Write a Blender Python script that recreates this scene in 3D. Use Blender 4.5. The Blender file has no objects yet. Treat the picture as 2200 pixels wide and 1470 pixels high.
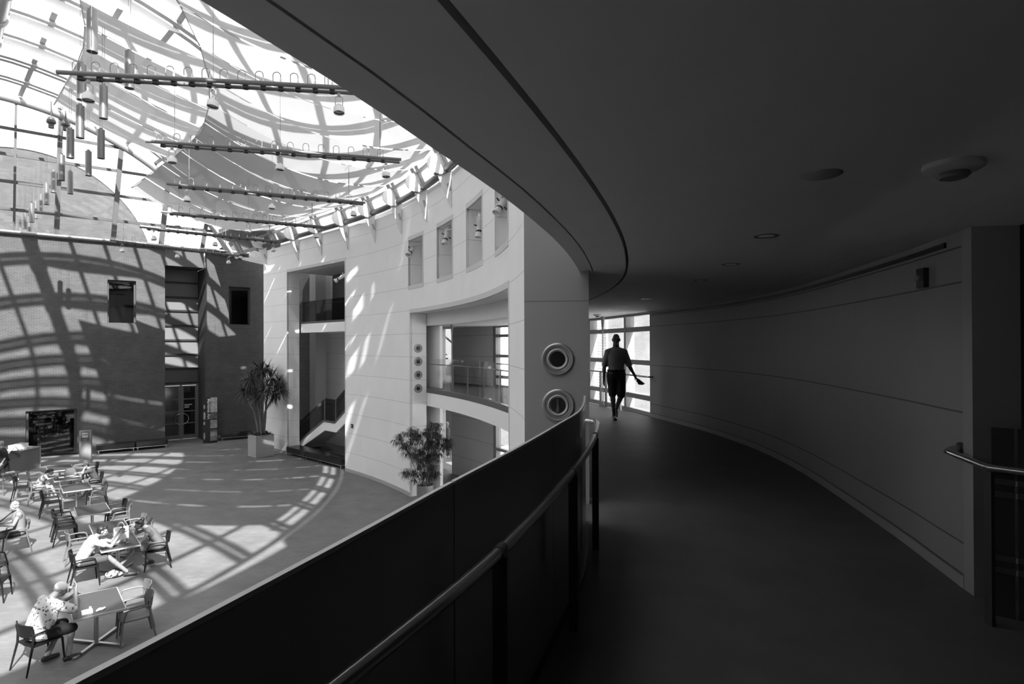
import bpy, bmesh, math, random
from mathutils import Vector, Matrix
random.seed(7)
SC = bpy.context.scene
COL = SC.collection
PI = math.pi
D2R = PI/180

# ------------------------------------------------------------------ camera
F_PX = 1283.33                       # 21 mm lens on a 36 mm, 2200 px wide frame
PHI, ROLL = math.atan(7/F_PX), .0035
FW = Vector((0, math.cos(PHI), math.sin(PHI)))
U0 = Vector((0, -math.sin(PHI), math.cos(PHI)))
R0 = Vector((1, 0, 0))
UP = U0*math.cos(ROLL)+R0*math.sin(ROLL)
RT = R0*math.cos(ROLL)-U0*math.sin(ROLL)
CAM = Vector((0, 0, 5.4))            # atrium floor z=0, gallery floor z=3.85, eye 1.55 above it
cd = bpy.data.cameras.new('camera')
cd.lens = 21; cd.sensor_width = 36; cd.clip_start = .05; cd.clip_end = 300
co = bpy.data.objects.new('camera', cd); COL.objects.link(co)
co.matrix_world = Matrix(((RT.x, UP.x, -FW.x, 0), (RT.y, UP.y, -FW.y, 0), (RT.z, UP.z, -FW.z, CAM.z), (0, 0, 0, 1)))
SC.camera = co

def ray(x, y):
    v = FW*F_PX+RT*(x-1100)+UP*(735-y)
    return v/v.y
def Pz(x, y, z):                     # survey: where the sight line meets height z
    v = ray(x, y); return CAM+v*((z-CAM.z)/v.z)
def Pd(x, y, d):                     # ... or depth d
    return CAM+ray(x, y)*d

# ------------------------------------------------------------------ plan of the building
C0 = Vector((-25, 7.8)); TH0 = 45.0; RARC = 25.2
def PT(th, r, z=0.0):                # curved plan: an arc that runs out straight after 45 degrees
    a = min(th, TH0)*D2R
    x = C0.x+r*math.cos(a); y = C0.y+r*math.sin(a)
    if th > TH0:
        s = (th-TH0)*D2R*RARC
        x -= math.sin(a)*s; y += math.cos(a)*s
    return Vector((x, y, z))
def ER(th):
    a = min(th, TH0)*D2R; return Vector((math.cos(a), math.sin(a), 0))
def ET(th):
    a = min(th, TH0)*D2R; return Vector((-math.sin(a), math.cos(a), 0))
def TH(x, y, r, lo=-3.9, hi=75):     # angle at which a sight line meets the curved surface r
    k = ray(x, y).x
    f = lambda t: (lambda p: p.x-k*p.y)(PT(t, r))
    best = None; n = 400; prev = f(hi)
    for i in range(1, n+1):
        t = hi+(lo-hi)*i/n; c = f(t)
        if prev*c <= 0:
            a, b = t, t-(lo-hi)/n
            for _ in range(40):
                m = (a+b)/2
                if f(a)*f(m) <= 0: b = m
                else: a = m
            return (a+b)/2
        prev = c
    return best
def TZ(x, y, r, lo=-3.9, hi=75):     # (angle, height) on that surface
    t = TH(x, y, r, lo, hi); p = PT(t, r)
    return t, 5.4+ray(x, y).z*p.y
RW, TW = 25.3, .62                   # atrium wall: inner radius, thickness
RWO = RW+TW
ZL, ZC = 3.85, 6.12                  # gallery floor, gallery ceiling
ZTOP = 10.45
def interp(tab, t):
    if t <= tab[0][0]: 
        (a, va), (b, vb) = tab[0], tab[1]
        return va+(t-a)*(vb-va)/(b-a) if t > a-12 else va-12*(vb-va)/(b-a)
    if t >= tab[-1][0]: return tab[-1][1]
    for i in range(len(tab)-1):
        if tab[i][0] <= t <= tab[i+1][0]:
            f = (t-tab[i][0])/(tab[i+1][0]-tab[i][0])
            m = lambda j: (tab[min(j+1, len(tab)-1)][1]-tab[max(j-1, 0)][1])/(tab[min(j+1, len(tab)-1)][0]-tab[max(j-1, 0)][0])
            h = tab[i+1][0]-tab[i][0]; p0, p1 = tab[i][1], tab[i+1][1]
            f2, f3 = f*f, f*f*f
            return (2*f3-3*f2+1)*p0+(f3-2*f2+f)*h*m(i)+(-2*f3+3*f2)*p1+(f3-f2)*h*m(i+1)
def DRW(t): return 0.0 if t > 2 else -.1*min(1, (2-t)/6.3)**1.3
def RRAIL(t): return interp([(-15, 25.51), (-13.2, 25.62), (-10.2, 25.735), (-7.3, 25.835), (-4, 25.90)], t)
def RGUARD(t): return interp([(-16, 25.41), (-14.8, 25.443), (-13.3, 25.488), (-11.5, 25.574), (-10, 25.648), (-8.44, 25.732), (-5.8, 25.762), (-4.5, 25.775)], t)
def RSOF(t): return interp([(-15.1, 25.222), (-14, 25.29), (-12.7, 25.352), (-11.6, 25.415), (-10.2, 25.483), (-8, 25.585), (-5, 25.708), (-4.3, 25.74)], t)
def ROUT(t): return interp([(-12, 28.1), (-8.15, 28.15), (-6.9, 28.21), (-4.5, 28.32), (.86, 28.60), (5.4, 28.61), (10.4, 28.44), (17.8, 28.45), (40, 28.42)], t)
# brick front at the far end: its own straight frame
G0 = Vector((-21.3, 30.4, 0)); GD = Vector((.77, .638, 0)).normalized(); GA = Vector((-GD.y, GD.x, 0))
def BW(t, dep=0.0, z=0.0): return G0+GD*t+GA*dep+Vector((0, 0, z))
def BT(x, y, dep=0.0):               # (t, z) on the brick plane set back by dep
    v = ray(x, y); n = GA; q = G0+GA*dep
    k = (q-Vector((0, 0, 0))).dot(n)/(v.x*n.x+v.y*n.y)
    p = Vector((v.x*k, v.y*k, 0)); return (p-q).dot(GD), 5.4+v.z*k

# ------------------------------------------------------------------ materials (a black and white place: greys only)
def node_mat(name):
    m = bpy.data.materials.new(name); m.use_nodes = True
    nt = m.node_tree; b = nt.nodes['Principled BSDF']; return m, nt, b
def g3(v): return (v, v, v, 1)
MATS = {}
def mat(name, v, rough=.6, metal=0.0, spec=.4, var=0.0, scale=4.0, bump=0.0, bscale=60.0):
    if name in MATS: return MATS[name]
    m, nt, b = node_mat(name)
    b.inputs['Base Color'].default_value = g3(v); b.inputs['Roughness'].default_value = rough
    b.inputs['Metallic'].default_value = metal; b.inputs['Specular IOR Level'].default_value = spec
    tc = nt.nodes.new('ShaderNodeTexCoord')
    if var:
        n = nt.nodes.new('ShaderNodeTexNoise'); n.inputs['Scale'].default_value = scale; n.inputs['Detail'].default_value = 4
        r = nt.nodes.new('ShaderNodeMapRange'); r.inputs[1].default_value = .3; r.inputs[2].default_value = .7
        r.inputs[3].default_value = v*(1-var); r.inputs[4].default_value = v*(1+var)
        nt.links.new(tc.outputs['Object'], n.inputs['Vector']); nt.links.new(n.outputs['Fac'], r.inputs[0])
        nt.links.new(r.outputs[0], b.inputs['Base Color'])
    if bump:
        n2 = nt.nodes.new('ShaderNodeTexNoise'); n2.inputs['Scale'].default_value = bscale
        bp = nt.nodes.new('ShaderNodeBump'); bp.inputs['Strength'].default_value = bump; bp.inputs['Distance'].default_value = .01
        nt.links.new(tc.outputs['Object'], n2.inputs['Vector']); nt.links.new(n2.outputs['Fac'], bp.inputs['Height'])
        nt.links.new(bp.outputs['Normal'], b.inputs['Normal'])
    MATS[name] = m; return m
def math_node(nt, op, a, b=None):
    n = nt.nodes.new('ShaderNodeMath'); n.operation = op
    for i, s in enumerate((a, b)):
        if s is None: continue
        if isinstance(s, (int, float)): n.inputs[i].default_value = s
        else: nt.links.new(s, n.inputs[i])
    return n.outputs[0]
def panel_mat(name, v, zoff, zstep, line=.012, tstep=0.0, dark=.45, rough=.55, var=.04, extra=(), spec=.3):
    """smooth wall panels with thin open joints, laid out in building coordinates"""
    m, nt, b = node_mat(name); MATS[name] = m
    tc = nt.nodes.new('ShaderNodeTexCoord'); sp = nt.nodes.new('ShaderNodeSeparateXYZ')
    nt.links.new(tc.outputs['Object'], sp.inputs[0])
    z = sp.outputs['Z']
    fz = math_node(nt, 'FRACT', math_node(nt, 'DIVIDE', math_node(nt, 'SUBTRACT', z, zoff-line/2), zstep))
    ln = math_node(nt, 'LESS_THAN', fz, line/zstep)
    if tstep:
        an = math_node(nt, 'ARCTAN2', math_node(nt, 'SUBTRACT', sp.outputs['Y'], C0.y), math_node(nt, 'SUBTRACT', sp.outputs['X'], C0.x))
        row = math_node(nt, 'FLOOR', math_node(nt, 'DIVIDE', math_node(nt, 'SUBTRACT', z, zoff), zstep*2))
        st = math_node(nt, 'ADD', math_node(nt, 'DIVIDE', an, tstep*D2R), math_node(nt, 'MULTIPLY', row, .5))
        lt = math_node(nt, 'LESS_THAN', math_node(nt, 'FRACT', st), (line*.6/25)/(tstep*D2R))
        ln = math_node(nt, 'MAXIMUM', ln, math_node(nt, 'MULTIPLY', lt, .6))
    for zz in extra:
        ln = math_node(nt, 'MAXIMUM', ln, math_node(nt, 'LESS_THAN', math_node(nt, 'ABSOLUTE', math_node(nt, 'SUBTRACT', z, zz)), line/2))
    n = nt.nodes.new('ShaderNodeTexNoise'); n.inputs['Scale'].default_value = .9; n.inputs['Detail'].default_value = 5
    nt.links.new(tc.outputs['Object'], n.inputs['Vector'])
    r = nt.nodes.new('ShaderNodeMapRange'); r.inputs[1].default_value = .3; r.inputs[2].default_value = .7
    r.inputs[3].default_value = v*(1-var); r.inputs[4].default_value = v*(1+var); nt.links.new(n.outputs['Fac'], r.inputs[0])
    k = math_node(nt, 'SUBTRACT', 1.0, math_node(nt, 'MULTIPLY', ln, 1-dark))
    nt.links.new(math_node(nt, 'MULTIPLY', r.outputs[0], k), b.inputs['Base Color'])
    b.inputs['Roughness'].default_value = rough; b.inputs['Specular IOR Level'].default_value = spec
    return m
def brick_mat(name, v1, v2, mortar, w=.24, h=.075, flat=False, bands=True, msize=.008, rough=.8, xang=0.0):
    m, nt, b = node_mat(name); MATS[name] = m
    tc = nt.nodes.new('ShaderNodeTexCoord'); sp = nt.nodes.new('ShaderNodeSeparateXYZ')
    nt.links.new(tc.outputs['Object'], sp.inputs[0]); cb = nt.nodes.new('ShaderNodeCombineXYZ')
    if flat:
        nt.links.new(sp.outputs['X'], cb.inputs[0]); nt.links.new(sp.outputs['Y'], cb.inputs[1])
    else:
        nt.links.new(math_node(nt, 'ADD', sp.outputs['X'], math_node(nt, 'MULTIPLY', sp.outputs['Y'], 1.0)), cb.inputs[0]); nt.links.new(sp.outputs['Z'], cb.inputs[1])
    br = nt.nodes.new('ShaderNodeTexBrick'); nt.links.new(cb.outputs[0], br.inputs['Vector'])
    br.inputs['Color1'].default_value = g3(v1); br.inputs['Color2'].default_value = g3(v2); br.inputs['Mortar'].default_value = g3(mortar)
    br.inputs['Scale'].default_value = 1; br.inputs['Mortar Size'].default_value = msize; br.inputs['Brick Width'].default_value = w; br.inputs['Row Height'].default_value = h
    br.inputs['Bias'].default_value = 0
    out = br.outputs['Color']
    n = nt.nodes.new('ShaderNodeTexNoise'); n.inputs['Scale'].default_value = 1.3; n.inputs['Detail'].default_value = 6
    nt.links.new(tc.outputs['Object'], n.inputs['Vector'])
    mr = nt.nodes.new('ShaderNodeMapRange'); mr.inputs[1].default_value = .3; mr.inputs[2].default_value = .7; mr.inputs[3].default_value = .85; mr.inputs[4].default_value = 1.15
    nt.links.new(n.outputs['Fac'], mr.inputs[0])
    mx = nt.nodes.new('ShaderNodeMix'); mx.data_type = 'RGBA'; mx.blend_type = 'MULTIPLY'; mx.inputs['Factor'].default_value = 1
    nt.links.new(out, mx.inputs['A']); nt.links.new(mr.outputs[0], mx.inputs['B']); out = mx.outputs['Result']
    if bands:                                     # smooth string courses
        fz = math_node(nt, 'FRACT', math_node(nt, 'DIVIDE', sp.outputs['Z'], .92))
        bd = math_node(nt, 'LESS_THAN', fz, .2)
        m2 = nt.nodes.new('ShaderNodeMix'); m2.data_type = 'RGBA'; nt.links.new(math_node(nt, 'MULTIPLY', bd, .7), m2.inputs['Factor'])
        nt.links.new(out, m2.inputs['A']); m2.inputs['B'].default_value = g3((v1+v2)/2*1.12); out = m2.outputs['Result']
    nt.links.new(out, b.inputs['Base Color']); b.inputs['Roughness'].default_value = rough; b.inputs['Specular IOR Level'].default_value = .2
    return m
def glass_mat(name, tint=.93, refl=1.0):
    m = bpy.data.materials.new(name); m.use_nodes = True; nt = m.node_tree; nt.nodes.clear(); MATS[name] = m
    o = nt.nodes.new('ShaderNodeOutputMaterial'); t = nt.nodes.new('ShaderNodeBsdfTransparent'); g = nt.nodes.new('ShaderNodeBsdfGlossy')
    t.inputs['Color'].default_value = g3(tint); g.inputs['Roughness'].default_value = .02; g.inputs['Color'].default_value = g3(.9)
    fr = nt.nodes.new('ShaderNodeLayerWeight'); fr.inputs['Blend'].default_value = .5
    fc = math_node(nt, 'ADD', math_node(nt, 'MULTIPLY', math_node(nt, 'POWER', fr.outputs['Facing'], 5.0), .7*refl), .035*refl)
    mx = nt.nodes.new('ShaderNodeMixShader'); nt.links.new(fc, mx.inputs[0])
    nt.links.new(t.outputs[0], mx.inputs[1]); nt.links.new(g.outputs[0], mx.inputs[2]); nt.links.new(mx.outputs[0], o.inputs[0]); return m
def sail_mat(name, v=.2, vt=.4, tr=.5, through=.02):
    m = bpy.data.materials.new(name); m.use_nodes = True; nt = m.node_tree; nt.nodes.clear(); MATS[name] = m
    o = nt.nodes.new('ShaderNodeOutputMaterial'); d = nt.nodes.new('ShaderNodeBsdfDiffuse'); t = nt.nodes.new('ShaderNodeBsdfTranslucent')
    d.inputs['Color'].default_value = g3(v); t.inputs['Color'].default_value = g3(vt)
    mx = nt.nodes.new('ShaderNodeMixShader'); mx.inputs[0].default_value = tr
    nt.links.new(d.outputs[0], mx.inputs[1]); nt.links.new(t.outputs[0], mx.inputs[2])
    tp = nt.nodes.new('ShaderNodeBsdfTransparent'); m2 = nt.nodes.new('ShaderNodeMixShader'); m2.inputs[0].default_value = through
    nt.links.new(mx.outputs[0], m2.inputs[1]); nt.links.new(tp.outputs[0], m2.inputs[2])
    nt.links.new(m2.outputs[0], o.inputs[0]); return m

# ------------------------------------------------------------------ mesh helpers
class MB:
    def __init__(s): s.v = []; s.f = []; s.sm = []
    def add(s, vs, fs, smooth=False):
        o = len(s.v); s.v += [Vector(p) for p in vs]; s.f += [tuple(i+o for i in f) for f in fs]; s.sm += [smooth]*len(fs); return s
    def box(s, c, size, M=None, bevel=0):
        hx, hy, hz = size[0]/2, size[1]/2, size[2]/2
        P = [Vector((x, y, z)) for x in (-hx, hx) for y in (-hy, hy) for z in (-hz, hz)]
        if M is not None: P = [M @ p for p in P]
        c = Vector(c)
        return s.add([c+p for p in P], [(0, 1, 3, 2), (4, 6, 7, 5), (0, 4, 5, 1), (2, 3, 7, 6), (0, 2, 6, 4), (1, 5, 7, 3)])
    def beam(s, p0, p1, w, h, upv=Vector((0, 0, 1))):      # rectangular bar between two points, w across, h along up
        p0, p1 = Vector(p0), Vector(p1); d = (p1-p0).normalized(); a = d.cross(upv)
        a = a.normalized() if a.length > 1e-5 else Vector((1, 0, 0)); u = a.cross(d)
        P = [q+a*(sx*w/2)+u*(sz*h/2) for q in (p0, p1) for sx, sz in ((-1, -1), (1, -1), (1, 1), (-1, 1))]
        return s.add(P, [(3, 2, 1, 0), (4, 5, 6, 7), (0, 1, 5, 4), (1, 2, 6, 5), (2, 3, 7, 6), (3, 0, 4, 7)])
    def tube(s, path, r, n=10, caps=True, closed=False):
        path = [Vector(p) for p in path]; m = len(path); rs = r if isinstance(r, (list, tuple)) else [r]*m
        rings = []; u = None
        for i, p in enumerate(path):
            if closed: d = path[(i+1) % m]-path[i-1]
            else: d = path[min(i+1, m-1)]-path[max(i-1, 0)]
            d = d.normalized() if d.length > 1e-9 else Vector((0, 0, 1))
            if u is None: u = d.orthogonal().normalized()
            else:
                u = u-d*u.dot(d); u = u.normalized() if u.length > 1e-6 else d.orthogonal().normalized()
            w = d.cross(u)
            rings.append([p+(u*math.cos(2*PI*k/n)+w*math.sin(2*PI*k/n))*rs[i] for k in range(n)])
        return s.loft(rings, caps and not closed, closed)
    def loft(s, rings, caps=True, closed=False, smooth=True):
        n = len(rings[0]); m = len(rings); vs = [p for r in rings for p in r]; fs = []
        for i in range(m if closed else m-1):
            j = (i+1) % m
            fs += [(i*n+k, i*n+(k+1) % n, j*n+(k+1) % n, j*n+k) for k in range(n)]
        s.add(vs, fs, smooth)
        if caps: s.add(rings[0], [tuple(range(n))[::-1]]); s.add(rings[-1], [tuple(range(n))])
        return s
    def cyl(s, p0, p1, r0, r1=None, n=12, caps=True): return s.tube([p0, p1], [r0, r0 if r1 is None else r1], n, caps)
    def lathe(s, prof, o=(0, 0, 0), ax=(0, 0, 1), n=24, caps=False):   # prof: (radius, along axis)
        ax = Vector(ax).normalized(); u = ax.orthogonal().normalized(); w = ax.cross(u); o = Vector(o)
        return s.loft([[o+ax*h+(u*math.cos(2*PI*k/n)+w*math.sin(2*PI*k/n))*r for k in range(n)] for r, h in prof], caps)
    def ell(s, c, rx, ry=None, rz=None, M=None, nu=14, nv=9):
        ry = rx if ry is None else ry; rz = rx if rz is None else rz; c = Vector(c); rings = []
        for i in range(1, nv):
            a = PI*i/nv
            rings.append([Vector((rx*math.sin(a)*math.cos(2*PI*k/nu), ry*math.sin(a)*math.sin(2*PI*k/nu), -rz*math.cos(a))) for k in range(nu)])
        vs = [p for r in rings for p in r]+[Vector((0, 0, -rz)), Vector((0, 0, rz))]
        if M is not None: vs = [M @ p for p in vs]
        fs = [(i*nu+k, i*nu+(k+1) % nu, (i+1)*nu+(k+1) % nu, (i+1)*nu+k) for i in range(nv-2) for k in range(nu)]
        b, t = len(vs)-2, len(vs)-1
        fs += [(b, (k+1) % nu, k) for k in range(nu)]+[(t, (nv-2)*nu+k, (nv-2)*nu+(k+1) % nu) for k in range(nu)]
        return s.add([c+p for p in vs], fs, True)
    def capsule(s, p0, p1, r0, r1=None, n=12):
        r1 = r0 if r1 is None else r1; p0, p1 = Vector(p0), Vector(p1); d = p1-p0; L = d.length
        d = d/L if L > 1e-6 else Vector((0, 0, 1)); path = []; rs = []
        for i in range(1, 5): a = PI/2*(1-i/4); path.append(p0-d*r0*math.sin(a)); rs.append(max(r0*math.cos(a), 1e-4))
        for i in range(0, 4): a = PI/2*i/4; path.append(p1+d*r1*math.sin(a)); rs.append(max(r1*math.cos(a), 1e-4))
        path = [p0-d*r0]+path+[p1+d*r1]; rs = [1e-4]+rs+[1e-4]
        return s.tube(path, rs, n)
    def chain(s, pts, rs, n=12):
        for i in range(len(pts)-1): s.capsule(pts[i], pts[i+1], rs[i], rs[i+1], n)
        return s
    def prism(s, poly, off):             # polygon (list of 3D points) pushed along off
        n = len(poly); poly = [Vector(p) for p in poly]; off = Vector(off)
        return s.add(poly+[p+off for p in poly], [tuple(range(n))[::-1], tuple(range(n, 2*n))]+[(i, (i+1) % n, n+(i+1) % n, n+i) for i in range(n)])
    def sweep(s, fn, ts, prof):          # prof: closed list of (r, z) offsets carried along fn(t, r, z)
        rings = [[fn(t, (q[0](t) if callable(q[0]) else q[0]), q[1]) for q in prof] for t in ts]
        return s.loft(rings, True, False, False)
    def build(s, name, m, parent=None, world=True, smooth=None):
        me = bpy.data.meshes.new(name); vs = s.v
        if parent is not None and world:
            inv = parent_matrix(parent).inverted(); vs = [inv @ p for p in vs]
        me.from_pydata([tuple(p) for p in vs], [], s.f)
        me.polygons.foreach_set('use_smooth', s.sm if smooth is None else [smooth]*len(s.f))
        bm = bmesh.new(); bm.from_mesh(me); bmesh.ops.remove_doubles(bm, verts=bm.verts, dist=1e-5) if len(vs) < 60000 else None
        bmesh.ops.recalc_face_normals(bm, faces=bm.faces); bm.to_mesh(me); bm.free()
        if any(s.sm) and smooth is None:
            try: me.set_sharp_from_angle(angle=40*D2R)
            except Exception: pass
        if m is not None: me.materials.append(m)
        o = bpy.data.objects.new(name, me); COL.objects.link(o)
        if parent is not None: o.parent = parent
        return o
def parent_matrix(p):
    M = p.matrix_basis.copy()
    while p.parent is not None: p = p.parent; M = p.matrix_basis @ M
    return M
def tag(o, label=None, cat=None, group=None, kind=None):
    for k, v in (('label', label), ('category', cat), ('group', group), ('kind', kind)):
        if v: o[k] = v
    return o
def thing(name, label, cat, loc=(0, 0, 0), rz=0.0, group=None):
    o = bpy.data.objects.new(name, None); COL.objects.link(o); o.empty_display_size = .1
    o.location = loc; o.rotation_euler = (0, 0, rz); return tag(o, label, cat, group)
def struct(o): o['kind'] = 'structure'; return o
KIDS = {}
def copy_tree(o, parent=None):
    c = o.copy(); COL.objects.link(c)
    if parent is not None: c.parent = parent
    for ch in [x for x in o.children]: copy_tree(ch, c)
    return c
def relabel(o, label, group=None): o['label'] = label; return tag(o, group=group)
def rng(a, b, n): return [a+(b-a)*i/n for i in range(n+1)]
ORD = ['first', 'second', 'third', 'fourth', 'fifth', 'sixth', 'seventh', 'eighth', 'ninth', 'tenth', 'eleventh', 'twelfth', 'thirteenth', 'fourteenth', 'fifteenth', 'sixteenth', 'seventeenth', 'eighteenth', 'nineteenth', 'twentieth']
def slab(fn, u0, u1, w0, w1, holes, d0, d1, ustep=1.0):
    """solid wall fn(u, depth, w) with rectangular holes (ua, ub, wa, wb)"""
    us = sorted(set([round(x, 5) for x in rng(u0, u1, max(1, int(abs(u1-u0)/ustep)))]+[round(h[i], 5) for h in holes for i in (0, 1) if u0 <= h[i] <= u1]))
    ws = sorted(set([w0, w1]+[h[i] for h in holes for i in (2, 3) if w0 <= h[i] <= w1]))
    nu, nw = len(us)-1, len(ws)-1
    def solid(i, j):
        if not (0 <= i < nu and 0 <= j < nw): return False
        cu, cw = (us[i]+us[i+1])/2, (ws[j]+ws[j+1])/2
        return not any(h[0] < cu < h[1] and h[2] < cw < h[3] for h in holes)
    mb = MB(); P = lambda i, d, j: fn(us[i], d, ws[j])
    def q(*p): mb.add(p, [(0, 1, 2, 3)])
    for i in range(nu):
        for j in range(nw):
            if not solid(i, j): continue
            q(P(i, d0, j), P(i+1, d0, j), P(i+1, d0, j+1), P(i, d0, j+1)); q(P(i, d1, j+1), P(i+1, d1, j+1), P(i+1, d1, j), P(i, d1, j))
            if not solid(i-1, j): q(P(i, d0, j), P(i, d0, j+1), P(i, d1, j+1), P(i, d1, j))
            if not solid(i+1, j): q(P(i+1, d0, j), P(i+1, d1, j), P(i+1, d1, j+1), P(i+1, d0, j+1))
            if not solid(i, j-1): q(P(i, d0, j), P(i, d1, j), P(i+1, d1, j), P(i+1, d0, j))
            if not solid(i, j+1): q(P(i, d0, j+1), P(i+1, d0, j+1), P(i+1, d1, j+1), P(i, d1, j+1))
    return mb
# ------------------------------------------------------------------ materials used by the building
WHITE = panel_mat('white_stone_panels', .80, 0.0, .832, .012, 10.6, .55, .5, .03)
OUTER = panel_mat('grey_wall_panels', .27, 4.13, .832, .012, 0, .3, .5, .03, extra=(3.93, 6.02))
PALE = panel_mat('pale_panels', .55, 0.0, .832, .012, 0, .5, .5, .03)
PLASTER = mat('white_plaster', .68, .7, var=.02)
CEIL = mat('ceiling_plaster', .56, .8, var=.02)
STONE = mat('limestone', .52, .55, var=.06, scale=2.0)
TRIM = mat('painted_trim', .58, .5)
FLOORG = mat('gallery_stone_floor', .105, .55, spec=.2, var=.12, scale=3.0)
DARK = mat('dark_void', .03, .9)
BLACK = mat('black_metal', .015, .45, spec=.4)
STEEL = mat('brushed_steel', .55, .28, metal=1.0)
SATIN = mat('satin_steel', .42, .38, metal=1.0)
GREYM = mat('grey_painted_metal', .22, .45, spec=.4)
LGREY = mat('light_grey_metal', .42, .4, spec=.4)
WHITEP = mat('white_paint', .82, .45)
BRICK = brick_mat('dark_brick', .062, .048, .088, w=.21, h=.068)
BRICKL = brick_mat('pale_brick', .16, .135, .20, w=.20, h=.10, msize=.012)
BRICKM = brick_mat('outside_brick', .075, .058, .09)
BRICKD = brick_mat('stair_brick', .05, .04, .07, bands=False)
PAVE = brick_mat('brick_paving', .155, .132, .120, w=.20, h=.10, flat=True, bands=False, msize=.006, rough=.55)
PAVE.node_tree.nodes['Principled BSDF'].inputs['Specular IOR Level'].default_value = .3
GLASS = glass_mat('clear_glass', .95)
ROOFG = glass_mat('roof_glass', .95, .6)
DGLASS = glass_mat('dark_glass', .45)
SAIL = sail_mat('sail_cloth', .22, .35, .5, .015)
GM = Matrix(((GD.x, GA.x, 0, G0.x), (GD.y, GA.y, 0, G0.y), (0, 0, 1, 0), (0, 0, 0, 1)))
def local_obj(mb, name, m, M=GM):
    inv = M.inverted(); mb.v = [inv @ p for p in mb.v]
    o = mb.build(name, m); o.matrix_world = M; return o

# ------------------------------------------------------------------ floors, ceilings
mb = MB(); mb.box((-22, 12, -.15), (52, 74, .3)); struct(mb.build('floor', PAVE))
mb = MB(); mb.box((0, 40, -.5), (240, 240, .3)); struct(mb.build('ground', mat('outside_paving', .55, .8)))
TSN = rng(-45, -4.35, 60); TSF = rng(-4.35, 60, 90); TSG = rng(-4.35, 43.5, 70)
mb = MB(); mb.sweep(PT, TSN, [(lambda t: RGUARD(t)-.03, 3.45), (lambda t: ROUT(t)+.35, 3.45), (lambda t: ROUT(t)+.35, ZL), (lambda t: RGUARD(t)-.03, ZL)])
RFE = lambda t: RWO+DRW(t)+(.003 if t < 8 else .12)
mb.sweep(PT, TSG, [(RFE, 3.45), (lambda t: ROUT(t)-.002, 3.45), (lambda t: ROUT(t)-.002, ZL), (RFE, ZL)])
struct(mb.build('floor_gallery', FLOORG))
def RGRV(t): return interp([(-13.1, 25.78), (-9.4, 25.96), (-6.5, 26.09), (-2.7, 26.23), (3.9, 26.29), (10, 26.30)], t)
def RS2(t): return RSOF(t) if t < -4.3 else RWO+.004
mb = MB(); TSA = rng(-45, 60, 150); TSB = [t for t in TSA if t <= -4.35]+[-4.32]; TSA = [t for t in TSA if t < 43.6]; TSC = [-4.32]+[t for t in TSA if t > -4.3]
def strip(ts, ra, rb, z0=ZC, z1=6.17): mb.sweep(PT, ts, [(ra, z0), (rb, z0), (rb, z1), (ra, z1)])
strip(TSB, RSOF, lambda t: RSOF(t)+.125); strip(TSB, lambda t: RSOF(t)+.137, RGRV)
strip(TSC, lambda t: RWO+DRW(t)+(.004 if t < 6 else .06), RGRV)
RL = lambda t: ROUT(t)-.30
strip(TSA, lambda t: RGRV(t)+.024, RL); strip(TSA, lambda t: RL(t)+.005, lambda t: ROUT(t)+.4)
struct(mb.build('ceiling', CEIL))
mb = MB(); mb.sweep(PT, TSB, [(RSOF, 6.171), (lambda t: ROUT(t)+.4, 6.171), (lambda t: ROUT(t)+.4, 6.35), (RSOF, 6.35)])
mb.sweep(PT, TSC, [(lambda t: RWO+DRW(t)+(.004 if t < 6 else .06), 6.171), (lambda t: ROUT(t)+.4, 6.171), (lambda t: ROUT(t)+.4, 6.35), (lambda t: RWO+DRW(t)+(.004 if t < 6 else .06), 6.35)])
struct(mb.build('ceiling_backing', mat('ceiling_shadow_gap', .3, .9)))
mb = MB(); mb.sweep(PT, TSB, [(RSOF, 6.35), (lambda t: RSOF(t)+.3, 6.35), (lambda t: RSOF(t)+.3, ZTOP), (RSOF, ZTOP)])
struct(mb.build('wall_upper', PLASTER))
mb = MB(); mb.sweep(PT, TSN, [(RSOF, ZTOP), (lambda t: ROUT(t)+.4, ZTOP), (lambda t: ROUT(t)+.4, ZTOP+.2), (RSOF, ZTOP+.2)])
mb.sweep(PT, TSF, [(RW+.02, ZTOP), (lambda t: ROUT(t)+.4, ZTOP), (lambda t: ROUT(t)+.4, ZTOP+.2), (RW+.02, ZTOP+.2)])
struct(mb.build('ceiling_upper', PLASTER))

# ------------------------------------------------------------------ curved white atrium wall with its openings
TP = -4.3
T2L, T2R = TH(882, 900, RW), TH(1093.5, 800, RW); Z2 = TZ(885, 672, RW)[1]
T1L, T1R = TH(617.5, 800, RW), TH(741.5, 800, RW); Z1 = (TZ(620, 585, RW)[1]+TZ(740, 560, RW)[1])/2
NICHE = [(878, 908.5), (939.5, 972), (1003, 1036), (1065, 1092)]
NZ1 = sum(TZ(x, y, RW)[1] for x, y in ((893, 511), (956, 479), (1020, 435)))/3
NZ0 = sum(TZ(x, y, RW)[1] for x, y in ((894, 608), (956, 595), (1020, 571)))/3
NT = [(TH(b, 560, RW), TH(a, 560, RW)) for a, b in NICHE]
TE = TH(566.5, 800, RW)
holes = [(T2R, T2L, -1, Z2), (T1R, T1L, -1, Z1)]+[(a, b, NZ0, NZ1) for a, b in NT]
struct(slab(lambda u, d, w: PT(u, RW+DRW(u)+d, w), TP, TE, 0, ZTOP, holes, 0, TW, .5).build('wall_inner', WHITE))
print('wall', [round(v, 2) for v in (T2L, T2R, Z2, T1L, T1R, Z1, NZ0, NZ1, TE)], [(round(a, 2), round(b, 2)) for a, b in NT])
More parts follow.
